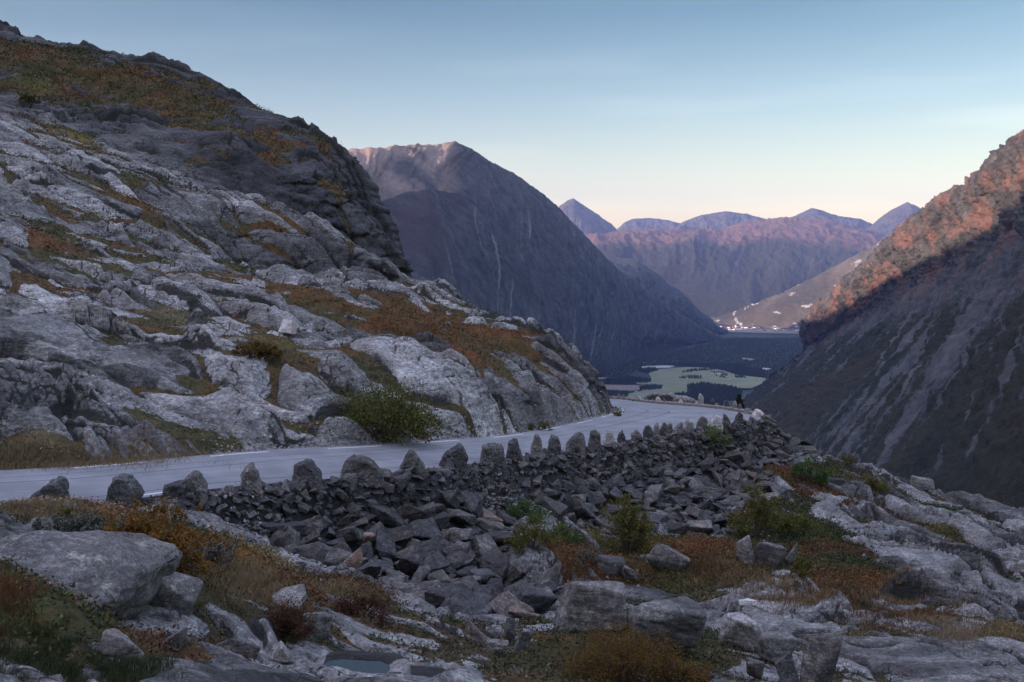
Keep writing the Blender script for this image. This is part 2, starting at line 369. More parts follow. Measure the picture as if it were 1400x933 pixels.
# limit wild extrapolation
GZ = np.clip(GZ, -220, 60)
def bicubic(x, y):
    u = np.clip((x - GX0) / GS, 1, len(gx) - 3.001); v = np.clip((y - GY0) / GS, 1, len(gy) - 3.001)
    i = np.floor(u).astype(int); j = np.floor(v).astype(int); fu = u - i; fv = v - j
    def wts(t): return ((-t + 2 * t * t - t**3) / 2, (2 - 5 * t * t + 3 * t**3) / 2, (t + 4 * t * t - 3 * t**3) / 2, (-t * t + t**3) / 2)
    wu = wts(fu); wv = wts(fv); out = 0
    for a in range(4):
        for b in range(4): out = out + wu[a] * wv[b] * GZ[i + a - 1, j + b - 1]
    return out
def base_z(x, y):
    """ground with the road bench cut in"""
    z = bicubic(x, y)
    ins = inside(x, y, ROADPOLY); di = seg_dist(x, y, innP); do = seg_dist(x, y, outP)
    zr = ZR(x, y) - 0.05
    k = np.where(ins, 1.0, np.maximum(1 - sstep(0.15, 0.9, di), 1 - sstep(0.5, 1.2, do)))
    # dry-stone edge: straight drop just outside the outer edge
    drop = sstep(0.5, 1.3, do) * np.where(ins, 0, 1) * (do < di) * 0.35 * (1 - sstep(2, 5, do))
    near = (np.minimum(di, do) < 60)
    return np.where(near, z * (1 - k) + zr * k, z) - drop, ins, di, do
def hit(px, py, y0=3.0, y1=220.0):
    """where the sight line through a photo pixel meets the ground"""
    a, b = ray(px, py); ys = np.concatenate([np.arange(y0, 60, .05), np.arange(60, y1, .15)])
    zz = bicubic(a * ys, ys); f = b * ys - zz
    k = np.argmax(f < 0)
    if f[k] >= 0: k = len(ys) - 1
    return np.array([float(a) * ys[k], ys[k], float(zz[k])])

# explicit soil / plant areas: (px, py, half width px, half height px, strength, colour, colour weight)
RUST = (.125, .045, .017); OCHRE = (.17, .115, .03); GREEN = (.035, .055, .014); DKG = (.018, .026, .010); STRAW = (.30, .25, .17); GRASS = (.05, .10, .02); MAROON = (.075, .022, .016)
SOIL = [(60, 712, 130, 14, 1.2, STRAW, .5), (60, 900, 120, 40, 1.3, GREEN, .8), (10, 820, 25, 30, .8, MAROON, .6), (230, 770, 70, 34, 1.1, DKG, .4), (320, 810, 60, 30, 1.0, OCHRE, .6), (360, 790, 40, 18, 1.0, STRAW, .6),
        (480, 830, 60, 12, .9, MAROON, .8), (385, 850, 55, 22, .9, MAROON, .8), (250, 830, 40, 30, .7, MAROON, .5), (600, 935, 20, 5, .3, GREEN, .8),
        (790, 790, 95, 22, 1.2, RUST, .6), (740, 740, 55, 40, 1.1, GRASS, .6), (880, 760, 70, 30, 1.1, OCHRE, .4), (1050, 720, 80, 50, 1.1, DKG, .7), (960, 770, 60, 18, 1.0, RUST, .5),
        (1010, 790, 90, 18, 1.1, RUST, .5), (1130, 760, 70, 34, 1.3, DKG, .8), (1170, 822, 120, 17, 1.1, RUST, .8), (1290, 862, 100, 14, 1.0, OCHRE, .5), (1220, 800, 90, 15, .9, DKG, .7), (1390, 890, 60, 12, .9, OCHRE, .5), (1340, 820, 90, 16, -.8, DKG, 0.), (1280, 905, 120, 14, -1.0, DKG, 0.), (1100, 845, 120, 9, -.8, DKG, 0.),
        (850, 880, 110, 45, 1.2, DKG, .5), (1060, 835, 60, 12, .9, RUST, .5), (900, 800, 70, 10, .6, GREEN, .5), (1060, 650, 50, 12, .8, RUST, .6), (1110, 650, 40, 20, .9, GREEN, .6), (1170, 670, 40, 10, .8, OCHRE, .6), (1290, 735, 40, 10, .7, OCHRE, .4), (1210, 725, 50, 10, .7, RUST, .4), (970, 605, 36, 14, .9, GRASS, .8), (1190, 885, 70, 10, .8, GREEN, .4),
        # left hill
        (110, 590, 140, 22, -1.1, DKG, 0.), (210, 560, 80, 20, -.8, DKG, 0.), (330, 590, 70, 14, -.7, DKG, 0.), (60, 500, 100, 14, -.4, DKG, 0.),
        (560, 460, 110, 20, 1.1, RUST, .9), (620, 475, 60, 14, .8, RUST, .8), (380, 380, 35, 40, .9, RUST, .8), (430, 420, 50, 14, .9, RUST, .8), (270, 385, 60, 8, .8, RUST, .8), (360, 485, 80, 16, 1.0, OCHRE, .8), (330, 505, 60, 10, .6, RUST, .6),
        (200, 300, 60, 10, .8, RUST, .7), (340, 345, 40, 10, .7, RUST, .7), (60, 340, 60, 7, .7, RUST, .5), (100, 520, 70, 7, .3, DKG, .6), (60, 400, 80, 10, .4, DKG, .6), (430, 525, 80, 26, .7, DKG, .7), (100, 630, 130, 7, .7, STRAW, .6), (200, 617, 60, 8, .6, RUST, .5),
        (250, 560, 60, 8, .3, DKG, .6), (130, 480, 60, 8, .7, DKG, .5), (240, 445, 80, 8, .6, STRAW, .6), (700, 480, 40, 12, .7, RUST, .8), (740, 500, 30, 8, .6, RUST, .7), (520, 560, 80, 26, .8, DKG, .6), (840, 570, 12, 8, .8, STRAW, .5),
        (100, 110, 190, 26, 1.5, (.09, .065, .025), .45), (40, 100, 120, 40, 1.3, DKG, .5), (200, 130, 90, 12, 1.0, RUST, .5), (60, 85, 80, 10, .8, RUST, .5), (230, 150, 60, 12, .8, RUST, .4), (50, 130, 30, 8, 1.0, (.22, .20, .03), .9), (110, 200, 40, 6, .8, (.2, .17, .03), .7), (300, 175, 60, 12, .7, OCHRE, .4)]
SOILW = []
for px, py, hx, hy, s, cc, cw in SOIL:
    p = hit(px, py); q = hit(px, py + hy); q2 = hit(px, py - hy)
    ry = max(0.5, min(abs(q2[1] - q[1]) / 2, 12)); SOILW.append((p[0], p[1], hx / F * p[1], ry, s, cc, cw, p[0] / p[1]))
def soil_field(x, y):
    s = np.zeros(x.shape); cr = np.zeros(x.shape + (3,)); cw = np.full(x.shape, 1e-6); cm = np.zeros(x.shape)
    for X, Y, rx, ry, st, cc, w_, sl_ in SOILW:
        dy = (y - Y) / ry; dx = (x - X - (y - Y) * sl_) / rx; g = np.exp(-(dx * dx + dy * dy) * .9) * st
        s += g; gw = g * g * (st > 0); cr += gw[..., None] * np.array(cc); cw += gw; cm = np.maximum(cm, np.clip(g * 1.6, 0, 1) * w_)
    return s, cr / cw[..., None], cm
# rubble bank between the road and the foreground
TAL = [(250, 690), (300, 668), (450, 655), (600, 640), (700, 625), (860, 603), (950, 586), (1030, 574), (1075, 590), (1120, 625), (1040, 640), (1075, 690), (1010, 700), (1000, 742), (950, 745), (900, 730), (850, 750), (800, 720), (735, 690), (700, 740), (690, 790), (760, 800), (760, 850), (690, 860), (620, 850), (540, 810), (480, 790), (420, 775), (360, 740), (300, 715), (255, 700)]
TALW = np.array([hit(*p)[:2] for p in TAL])
def talus_mask(x, y):
    ins = inside(x, y, TALW); dd = seg_dist(x, y, np.vstack([TALW, TALW[:1]]))
    return np.where(ins, sstep(0, .8, dd) * .5 + .5, .5 - .5 * sstep(0, .8, dd))

POOL = None
def rot(x, y, a):
    c_, s_ = math.cos(a), math.sin(a); return x * c_ + y * s_, -x * s_ + y * c_
def rockfield(x, y, z, ang, L, hillside, seed=0, rgh=1.0):
    """height of bare rock above the mean ground, in metres: glaciated whalebacks cut by joints"""
    wx = fbm(x / (L * 1.3), y / (L * 1.3), 2, seed + 50, gain=.35) * L * .8; wy = fbm(x / (L * 1.3), y / (L * 1.3), 2, seed + 60, gain=.35) * L * .6
    X, Y = x + wx, y + wy
    a, b = rot(X, Y, ang)
    f1, f2, cid, cx, cy = worley(a / (L * 1.7), b / (L * .72), seed + 1)
    e = f2 - f1; t1 = RND[cid, 0]
    r = (np.sqrt(np.clip(e, 0, 1)) * .62 + ((RND[cid, 2] - .5) * .7 + ((RND[cid, 3] - .5) * cx + (RND[cid, 1] - .5) * cy) * 1.0) * sstep(0, .26, e)) * L * .17
    a2, b2 = rot(X + 3.1, Y - 1.7, ang + .5)
    f1, f2, cid, cx, cy = worley(a2 / (L * .5), b2 / (L * .26), seed + 2)
    e2 = f2 - f1; t2 = RND[cid, 1]
    m2 = sstep(-.25, .35, fbm(x / L, y / L, 3, seed + 70))          # more broken in places
    r += (np.sqrt(np.clip(e2, 0, 1)) * .5 + ((RND[cid, 2] - .5) * 1.2 + (RND[cid, 3] - .5) * cx * 1.6) * sstep(0, .36, e2)) * L * .10 * (.25 + .95 * m2) * rgh
    a3, b3 = rot(x + wx * .3, y + wy * .3, ang - .35)
    f1, f2, cid, cx, cy = worley(a3 / (L * .17), b3 / (L * .08), seed + 3)
    e3 = f2 - f1; t3 = RND[cid, 0]
    r += (np.sqrt(np.clip(f2 - f1, 0, 1)) * .5 + (RND[cid, 2] - .5) * 1.3 * sstep(0, .6, e3)) * L * .03 * (.2 + m2) * rgh
    # ledges: gentle ramp up, short drop
    tt = -b / (L * .55) + fbm(a / (L * 2), b / (L * 2), 3, seed + 80) * 1.6
    fr = tt - np.floor(tt); saw = np.where(fr < .78, fr / .78, (1 - fr) / .22)
    r += (saw - .5) * L * .12 * sstep(-.3, .4, fbm(x / (L * 2), y / (L * 2), 2, seed + 90))
    r += fbm(a / (L * .5), b / (L * .22), 3, seed + 95, gain=.55) * L * .05 * (.5 + .5 * rgh)
    crack = np.clip(1 - e * 9, 0, 1)
    r -= crack * L * .07
    wob = .6 + .8 * np.clip(fbm(x / (L * .7), y / (L * .7), 3, seed + 99) + .5, 0, 1)
    crev = np.maximum(np.clip(1.15 - e * 11, 0, 1) * wob, np.clip(1.1 - e2 * 9, 0, 1) * (.15 + .85 * m2) * .9)
    crev = np.maximum(crev, np.clip(1 - e3 * 5, 0, 1) * m2 * .7)
    crev = np.maximum(crev, sstep(.80, .9, fr) * .8 * sstep(-.1, .3, fbm(x / (L * 2), y / (L * 2), 2, seed + 90)))
    tone = .55 + .75 * t1 + .5 * (t2 - .5) + .35 * (t3 - .5)
    return r * (1.35 if hillside else 1.25), np.clip(crev, 0, 1), tone
def veg_palette(x, y, ec, em, upper, depth):
    a = fbm(x / 7, y / 5, 4, 210)[..., None]; b = fbm(x / 1.6, y / 1.2, 4, 211, gain=.6)[..., None]; c_ = fbm(x / .5, y / .5, 3, 212)[..., None]
    o = np.array(DKG) * 1.5 + 0 * a
    o = o + (np.array((.045, .050, .018)) - o) * sstep(.0, .25, a + b * .5)
    o = o + (np.array((.16, .125, .075)) - o) * sstep(.12, .3, b - a * .4) * .8
    o = o + (np.array(MAROON) * 1.3 - o) * sstep(.08, .3, -a + b * .4) * .7
    o = o + (np.array(RUST) * .9 - o) * sstep(.18, .34, -a * .8 - b * .4 + c_ * .2)
    w_ = np.clip(em[..., None] * (.75 + b * 1.2), 0, 1)
    o = o + (ec - o) * w_
    thin = sstep(.22, .02, depth)[..., None]      # thin soil in cracks is bare dark humus and moss
    o = o + (np.array((.035, .030, .022)) - o) * thin * .8
    return o * (1 + c_ * .8)
def sstep_(a, b, x): return sstep(a, b, x)
def terrain(x, y, hillside):
    z, ins, di, do = base_z(x, y)
    e = .6
    zx = (bicubic(x + e, y) - bicubic(x - e, y)) / (2 * e); zy = (bicubic(x, y + e) - bicubic(x, y - e)) / (2 * e)
    slope = np.hypot(zx, zy)
    s, sc_, scm = soil_field(x, y)
    if hillside: ang, L = -.12, 5.2
    else: ang, L = -1.25, 4.0
    L_ = L
    r, crev, tone = rockfield(x, y, z, ang, L_, hillside, 3 if hillside else 11)
    if not hillside:
        nr = 1 - sstep(20, 34, np.hypot(x, y))
        ra, ca, ta = rockfield(x, y, z, -1.0, 2.6, False, 33, .45)
        r = r * (1 - nr) + ra * nr * .8; crev = crev * (1 - nr) + ca * nr; tone = tone * (1 - nr) + ta * nr
    upper = sstep(98, 112, y + x * .12) * hillside
    if hillside:
        r2, c2_, t2_ = rockfield(x, y, z, .2, 7.5, True, 23)
        r = r * (1 - upper) + r2 * 1.05 * upper; crev = crev * (1 - upper) + c2_ * upper; tone = tone * (1 - upper) + t2_ * upper
    # soil fills the hollows
    nz = fbm(x / 9, y / 5, 4, 130) * .7 + fbm(x / 2.5, y / 1.6, 5, 131, gain=.65) * .6
    sl = nz * .42 * L / 4 + s * .55 + fbm(x / .9, y / .9, 4, 140) * .07
    sl -= np.clip(slope - .75, 0, 2) * .9
    vis = (np.abs(x / y) < .56)
    sl = sl + np.percentile((r - sl)[vis], 22 if hillside else 30)
    tm = talus_mask(x, y) if not hillside else np.zeros(x.shape)
    veg = sstep(-.10, .10, sl - r)
    hgt = np.where(sl > r, sl + .0, r)
    soft = np.maximum(sl, r); k = .08; dlt = np.clip((sl - r) / k, -20, 20); soft = r + k * np.log1p(np.exp(dlt))
    lump = np.abs(fbm(x / .5, y / .5, 4, 150)) * .16 + np.abs(fbm(x / 1.6, y / 1.2, 3, 151)) * .22
    hgt = soft + lump * veg
    # rubble bank: dark gravelly bed below the loose stones
    bed = -.15 + fbm(x / .7, y / .7, 4, 160) * .18
    hgt = hgt * (1 - tm) + bed * tm; veg = veg * (1 - tm)
    fade = sstep(.25, 1.4, np.where(ins, 0, np.minimum(di, do)))
    hgt = hgt * fade; veg = veg * np.where(ins, 0, 1)
    # road shoulder is gravel and short grass
    vcol = veg_palette(x, y, sc_, scm, upper, sl - r)
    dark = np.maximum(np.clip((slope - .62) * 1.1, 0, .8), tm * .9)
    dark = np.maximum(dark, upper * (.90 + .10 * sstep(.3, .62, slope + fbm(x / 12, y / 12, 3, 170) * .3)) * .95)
    X = x.copy(); Y = y.copy(); Z = z + hgt
    if not hillside and POOL is not None:
        pd = np.sqrt(((x - POOL[0]) / POOL[3]) ** 2 + ((y - POOL[1]) / POOL[4]) ** 2) + fbm(x * 1.3, y * 1.3, 3, 180) * .35
        Z = np.where(pd < 1.35, Z * sstep(.9, 1.35, pd) + np.minimum(Z, POOL[2] - .12) * (1 - sstep(.9, 1.35, pd)), Z); Z = np.where((pd > 1) & (pd < 1.6), np.maximum(Z, POOL[2] + .05 * sstep(1, 1.3, pd)), Z)
    # steep faces also break outwards
    st = sstep(.7, 1.2, slope) * fade
    hm = np.maximum(np.hypot(zx, zy), 1e-3)
    f1, f2, cid, cx, cy = worley(x / 1.9 + z * .15, Z / 1.2, 201); g1, g2, cid2, _, _ = worley(x / .6, Z / .55 + 5, 202)
    o_ = ((RND[cid, 2] - .5) * 1.1 + np.sqrt(f2 - f1) * .5 - .25 + ((RND[cid2, 2] - .5) * .35)) * (1 + upper * .35) * .8
    X += zx / hm * -o_ * st * .8; Y += zy / hm * -o_ * st * .8
    return X, Y, Z, veg, dark, vcol, crev, tone
# ------------------------------------------------------------------ near ground, as two sheets meeting under the road
cols = np.concatenate([np.linspace(-900, -90, 90, endpoint=False), np.linspace(-90, 1480, int(1180 * QQ)), np.linspace(1484, 2400, 90)])
slopes = ray(cols, np.full(len(cols), CY))[0]
# meeting line: the middle of the road, then the brow of the right slope
mid_px = np.array([-900, -250, 0, 200, 314, 500, 600, 700, 753, 807, 845, 900, 960, 1040, 1200, 1400, 2400.])
def road_mid_y(px):
    Y840 = .5 * np.interp(840, [p[0] for p in IN_], inn[2:2 + len(IN_), 1]) + .5 * np.interp(840, [p[0] for p in OUT_], outn[2:, 1])
    iy = np.interp(px, [p[0] for p in IN_], inn[2:2 + len(IN_), 1]); oy = np.interp(px, [p[0] for p in OUT_], outn[2:, 1])
    return np.where(px > 840, np.interp(px, [840, 900, 1000, 1045, 1100], [Y840, 69, 70.5, 72, 74]), np.where(px < 0, np.interp(px, [-900, 0], [17, .5 * inn[2, 1] + .5 * outn[2, 1]]), iy * .5 + oy * .5))
my = road_mid_y(cols)
def sheet(name, ylo, yhi, n, hillside, m, wfun):
    q = wfun(np.linspace(0, 1, n))[None, :]
    Y = ylo[:, None] * (yhi[:, None] / ylo[:, None]) ** q
    X = slopes[:, None] * Y
    x, y, z, veg, dark, vc, crev, tone = terrain(X, Y, hillside)
    V = np.stack([x, y, z], -1).reshape(-1, 3)
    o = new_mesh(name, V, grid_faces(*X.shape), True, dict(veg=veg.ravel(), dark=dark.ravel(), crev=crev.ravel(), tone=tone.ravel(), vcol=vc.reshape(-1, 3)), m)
    return tag(o, kind='structure'), (x, y, z, veg), vc
M_fg = terrain_mat('foreground_rock', .065, .215, 1.0, 1.0)
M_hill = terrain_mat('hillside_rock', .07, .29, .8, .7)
# a hollow for the puddle, where the sight line first meets the rock
_ys = np.arange(9, 24, .03); _a, _b = [float(v) for v in ray(484, 911)]; _pts = np.stack([_a * _ys, _ys], -1)
_t = terrain(np.tile(_pts[:, 0][:, None], (1, 2)), np.tile(_pts[:, 1][:, None], (1, 2)) , 0); _k = int(np.argmax(_b * _ys < _t[2][:, 0] + .0))
POOL = (float(_pts[_k, 0]), float(_ys[_k]), float(_t[2][_k, 0]) - .05, 52 / F * float(_ys[_k]), .36)
fg, FGD, FGC = sheet('rocky_ground', np.full(len(cols), 3.0), my, int(1050 * QQ), 0, M_fg, lambda t: t ** .8)
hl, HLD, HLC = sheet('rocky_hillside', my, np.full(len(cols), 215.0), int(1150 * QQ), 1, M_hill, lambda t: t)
tag(fg, 'glaciated grey bedrock with heather and moss in the hollows below the road'); tag(hl, 'steep grey bedrock hillside above the road with rust heather in its hollows')

# a sampler of the finished ground, for setting things down
def cell_index(D):
    x, y, z, veg = [d.ravel() for d in D]
    return x, y, z, veg
_gx, _gy, _gz, _gv = cell_index(FGD); _hx, _hy, _hz, _hv = cell_index(HLD)
CS = .25; _n0 = 1200; _m0 = 900
ZG = np.full((_n0, _m0), np.nan)
for X_, Y_, Z_ in ((_hx, _hy, _hz), (_gx, _gy, _gz)):
    i = ((X_ + 150) / CS).astype(int); j = (Y_ / CS).astype(int); ok = (i >= 0) & (i < _n0) & (j >= 0) & (j < _m0)
    ZG[i[ok], j[ok]] = Z_[ok]
def ground(x, y):
    i = int((x + 150) / CS); j = int(y / CS)
    if 0 <= i < _n0 and 0 <= j < _m0 and not math.isnan(ZG[i, j]): return ZG[i, j]
    return float(bicubic(np.array([x]), np.array([y]))[0])

def hit(px, py, y0=3.0, y1=214.0):
    a, b = [float(v) for v in ray(px, py)]; ys = np.concatenate([np.arange(y0, 60, .04), np.arange(60, y1, .12)])
    i = np.clip(((a * ys + 150) / CS).astype(int), 0, _n0 - 1); j = np.clip((ys / CS).astype(int), 0, _m0 - 1); zz = ZG[i, j]
    zb = bicubic(a * ys, ys); zz = np.where(np.isnan(zz), zb, zz); k = int(np.argmax(b * ys < zz))
    if not (b * ys < zz).any(): k = len(ys) - 1
    return np.array([a * ys[k], ys[k], float(zz[k])])
# ------------------------------------------------------------------ road
def resample(P, n):
    d = np.concatenate([[0], np.cumsum(np.linalg.norm(np.diff(P[:, :2], axis=0), axis=1))]); t = np.linspace(0, d[-1], n)
    return np.stack([np.interp(t, d, P[:, k]) for k in range(3)], -1)
iA = int(np.argmax([p[0] for p in innS[:, :1]])); oA = int(np.argmax(outS[:, 0]))
I2 = np.vstack([resample(innS[:iA + 1], 160), resample(innS[iA:], 60)[1:]]); O2 = np.vstack([resample(outS[:oA + 1], 160), resample(outS[oA:], 60)[1:]])
def road_strip(A, B, k, lift, name, m, attrs=None):
    t = np.linspace(0, 1, k)[None, :, None]; P = A[:, None] * (1 - t) + B[:, None] * t
    P[..., 2] = ZR(P[..., 0], P[..., 1]) + lift
    return P
P = road_strip(I2, O2, 25, 0.0, 'road', None)
tt = np.tile(np.linspace(0, 1, 25)[None], (len(I2), 1))
m_asph, t, b = mat('asphalt')
g = N(t, 'ShaderNodeNewGeometry'); vec = g.outputs['Position']; u = attr(t, 'across'); s_ = attr(t, 'along')
cmb = N(t, 'ShaderNodeCombineXYZ'); t.links.new(mth(t, 'MULTIPLY', s_, .06), cmb.inputs[0]); t.links.new(mth(t, 'MULTIPLY', u, 9.0), cmb.inputs[1])
st = noise_(t, cmb.outputs[0], 1.6, 5, .6, .3)
fi = noise_(t, vec, 38, 4, .8); bg_ = noise_(t, vec, .5, 4, .6)
cc = ramp(t, st, [(.25, (.18, .175, .18)), (.5, (.205, .20, .205)), (.75, (.235, .228, .235))])
cc = mix(t, .5, cc, ramp(t, fi, [(.36, (.5, .5, .5)), (.64, (1.5, 1.5, 1.5))]), 'MULTIPLY'); cc = mix(t, .4, cc, ramp(t, bg_, [(.38, (.6, .6, .6)), (.62, (1.3, 1.3, 1.3))]), 'MULTIPLY')
# tar-sealed lengthwise joints
nz_ = mth(t, 'MULTIPLY', mth(t, 'SUBTRACT', noise_(t, vec, .7, 3, .5), .5), .03)
for pos, wd in ((.37, .006), (.86, .008), (.22, .004)):
    dd = mth(t, 'ABSOLUTE', mth(t, 'SUBTRACT', mth(t, 'ADD', u, nz_), pos))
    cc = mix(t, ramp(t, dd, [(0, (.8,) * 3), (wd, (.6,) * 3), (wd * 1.8, (0, 0, 0))]), cc, (.07, .07, .08))
t.links.new(cc, b.inputs['Base Color']); b.inputs['Roughness'].default_value = .8; b.inputs['Specular IOR Level'].default_value = .3; bump(t, b, fi, .5, .01)
sal = np.concatenate([[0], np.cumsum(np.linalg.norm(np.diff((I2 + O2) / 2, axis=0), axis=1))])
road = new_mesh('road', P.reshape(-1, 3), grid_faces(len(I2), 25), True, dict(across=tt.ravel(), along=np.repeat(sal, 25)), m_asph)
tag(road, 'pale grey asphalt mountain road bending left round the rock', kind='structure')
m_line, t, b = mat('line_paint'); g = N(t, 'ShaderNodeNewGeometry')
t.links.new(ramp(t, noise_(t, g.outputs['Position'], 14, 6, .7), [(.40, (.3, .3, .3)), (.52, (.68, .67, .66))]), b.inputs['Base Color'])
# broken edge lines
def edge_dashes(A, B, f0, w_, on, off, s0, s1, phase=0.):
    V = []; Fc = []
    L = np.concatenate([[0], np.cumsum(np.linalg.norm(np.diff(A[:, :2], axis=0), axis=1))])
    wid = np.linalg.norm(B[:, :2] - A[:, :2], axis=1)
    s = s0 + phase
    while s < s1:
        q = np.linspace(s, min(s + on, s1), 9); base = len(V)
        for v in q:
            a = np.array([np.interp(v, L, A[:, k]) for k in range(3)]); bb = np.array([np.interp(v, L, B[:, k]) for k in range(3)]); ww = np.interp(v, L, wid)
            for f in (f0 / ww, (f0 + w_) / ww):
                p = a + (bb - a) * f; V.append([p[0], p[1], float(ZR(np.array([p[0]]), np.array([p[1]]))[0]) + .006])
        for i in range(8): k = base + 2 * i; Fc.append([k, k + 1, k + 3, k + 2])
        s += on + off
    return V, Fc
Li = np.concatenate([[0], np.cumsum(np.linalg.norm(np.diff(I2[:, :2], axis=0), axis=1))])
V, Fc = edge_dashes(I2, O2, .28, .12, 3.0, 3.0, 0, Li[159] - 8, .6)
o = new_mesh('edge_line', V, Fc, False, None, m_line, road)
V, Fc = edge_dashes(I2, O2, .30, .14, 1.0, 1.1, Li[159] - 8, Li[-1] - 12)
o = new_mesh('edge_line', V, Fc, False, None, m_line, road)
Lo = np.concatenate([[0], np.cumsum(np.linalg.norm(np.diff(O2[:, :2], axis=0), axis=1))])
V, Fc = edge_dashes(O2, I2, .22, .12, 3.0, 3.0, 0, Lo[70])
o = new_mesh('edge_line', V, Fc, False, None, m_line, road)
# ------------------------------------------------------------------ mountains
ZF = -700.0
def spline_rows(P, n):
    """P (r, k, 3) rows of control points -> (n, k, 3) smoothed along rows"""
    t = np.linspace(0, len(P) - 1, n); i = np.clip(np.floor(t).astype(int), 0, len(P) - 2); f = (t - i)[:, None, None]
    Q = np.concatenate([[2 * P[0] - P[1]], P, [2 * P[-1] - P[-2]]]); i = i + 1
    p0, p1, p2, p3 = Q[i - 1], Q[i], Q[i + 1], Q[i + 2]
    return .5 * (2 * p1 + (p2 - p0) * f + (2 * p0 - 5 * p1 + 4 * p2 - p3) * f**2 + (-p0 + 3 * p1 - 3 * p2 + p3) * f**3)
def lin_res(P, n, smooth=True):
    P = np.asarray(P, float); d = np.concatenate([[0], np.cumsum(np.linalg.norm(np.diff(P, axis=0), axis=1))]); t = np.linspace(0, d[-1], n)
    return np.stack([np.interp(t, d, P[:, k]) for k in range(3)], -1)
def mountain_mat(name, kind, dark, lite, veg1, veg2, sc_=1.0):
    m, t, b = mat(name); g = N(t, 'ShaderNodeNewGeometry'); vec = g.outputs['Position']
    f = noise_(t, vec, .012 * sc_, 10, .68, .3); f2 = noise_(t, vec, .05 * sc_, 8, .7); f3 = noise_(t, vec, .0016 * sc_, 6, .6)
    rc = ramp(t, f, [(.3, g3(dark, (1, 1, 1.05))), (.5, g3((dark + lite) / 2)), (.68, g3(lite, (1.03, 1, .97)))])
    rc = mix(t, .5, rc, ramp(t, f2, [(.3, (.5, .5, .5)), (.7, (1.6, 1.6, 1.6))]), 'MULTIPLY')
    vc = ramp(t, f3, [(.38, veg1), (.6, veg2)]); vc = mix(t, .7, vc, ramp(t, noise_(t, vec, .09 * sc_, 8, .75), [(.32, (.3, .32, .3)), (.7, (1.8, 1.7, 1.5))]), 'MULTIPLY')
    c_ = mix(t, ramp(t, mth(t, 'ADD', attr(t, 'veg'), mth(t, 'MULTIPLY', mth(t, 'SUBTRACT', f2, .5), 1.6)), [(.35, (0, 0, 0)), (.65, (1, 1, 1))]), rc, vc)
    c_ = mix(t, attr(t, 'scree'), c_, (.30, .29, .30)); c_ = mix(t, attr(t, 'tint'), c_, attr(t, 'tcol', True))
    t.links.new(c_, b.inputs['Base Color']); bump(t, b, mth(t, 'ADD', mth(t, 'ADD', f, mth(t, 'MULTIPLY', f2, .6)), mth(t, 'MULTIPLY', noise_(t, vec, .2 * sc_, 6, .7), .22)), 1.0, 26 / sc_)
    return m
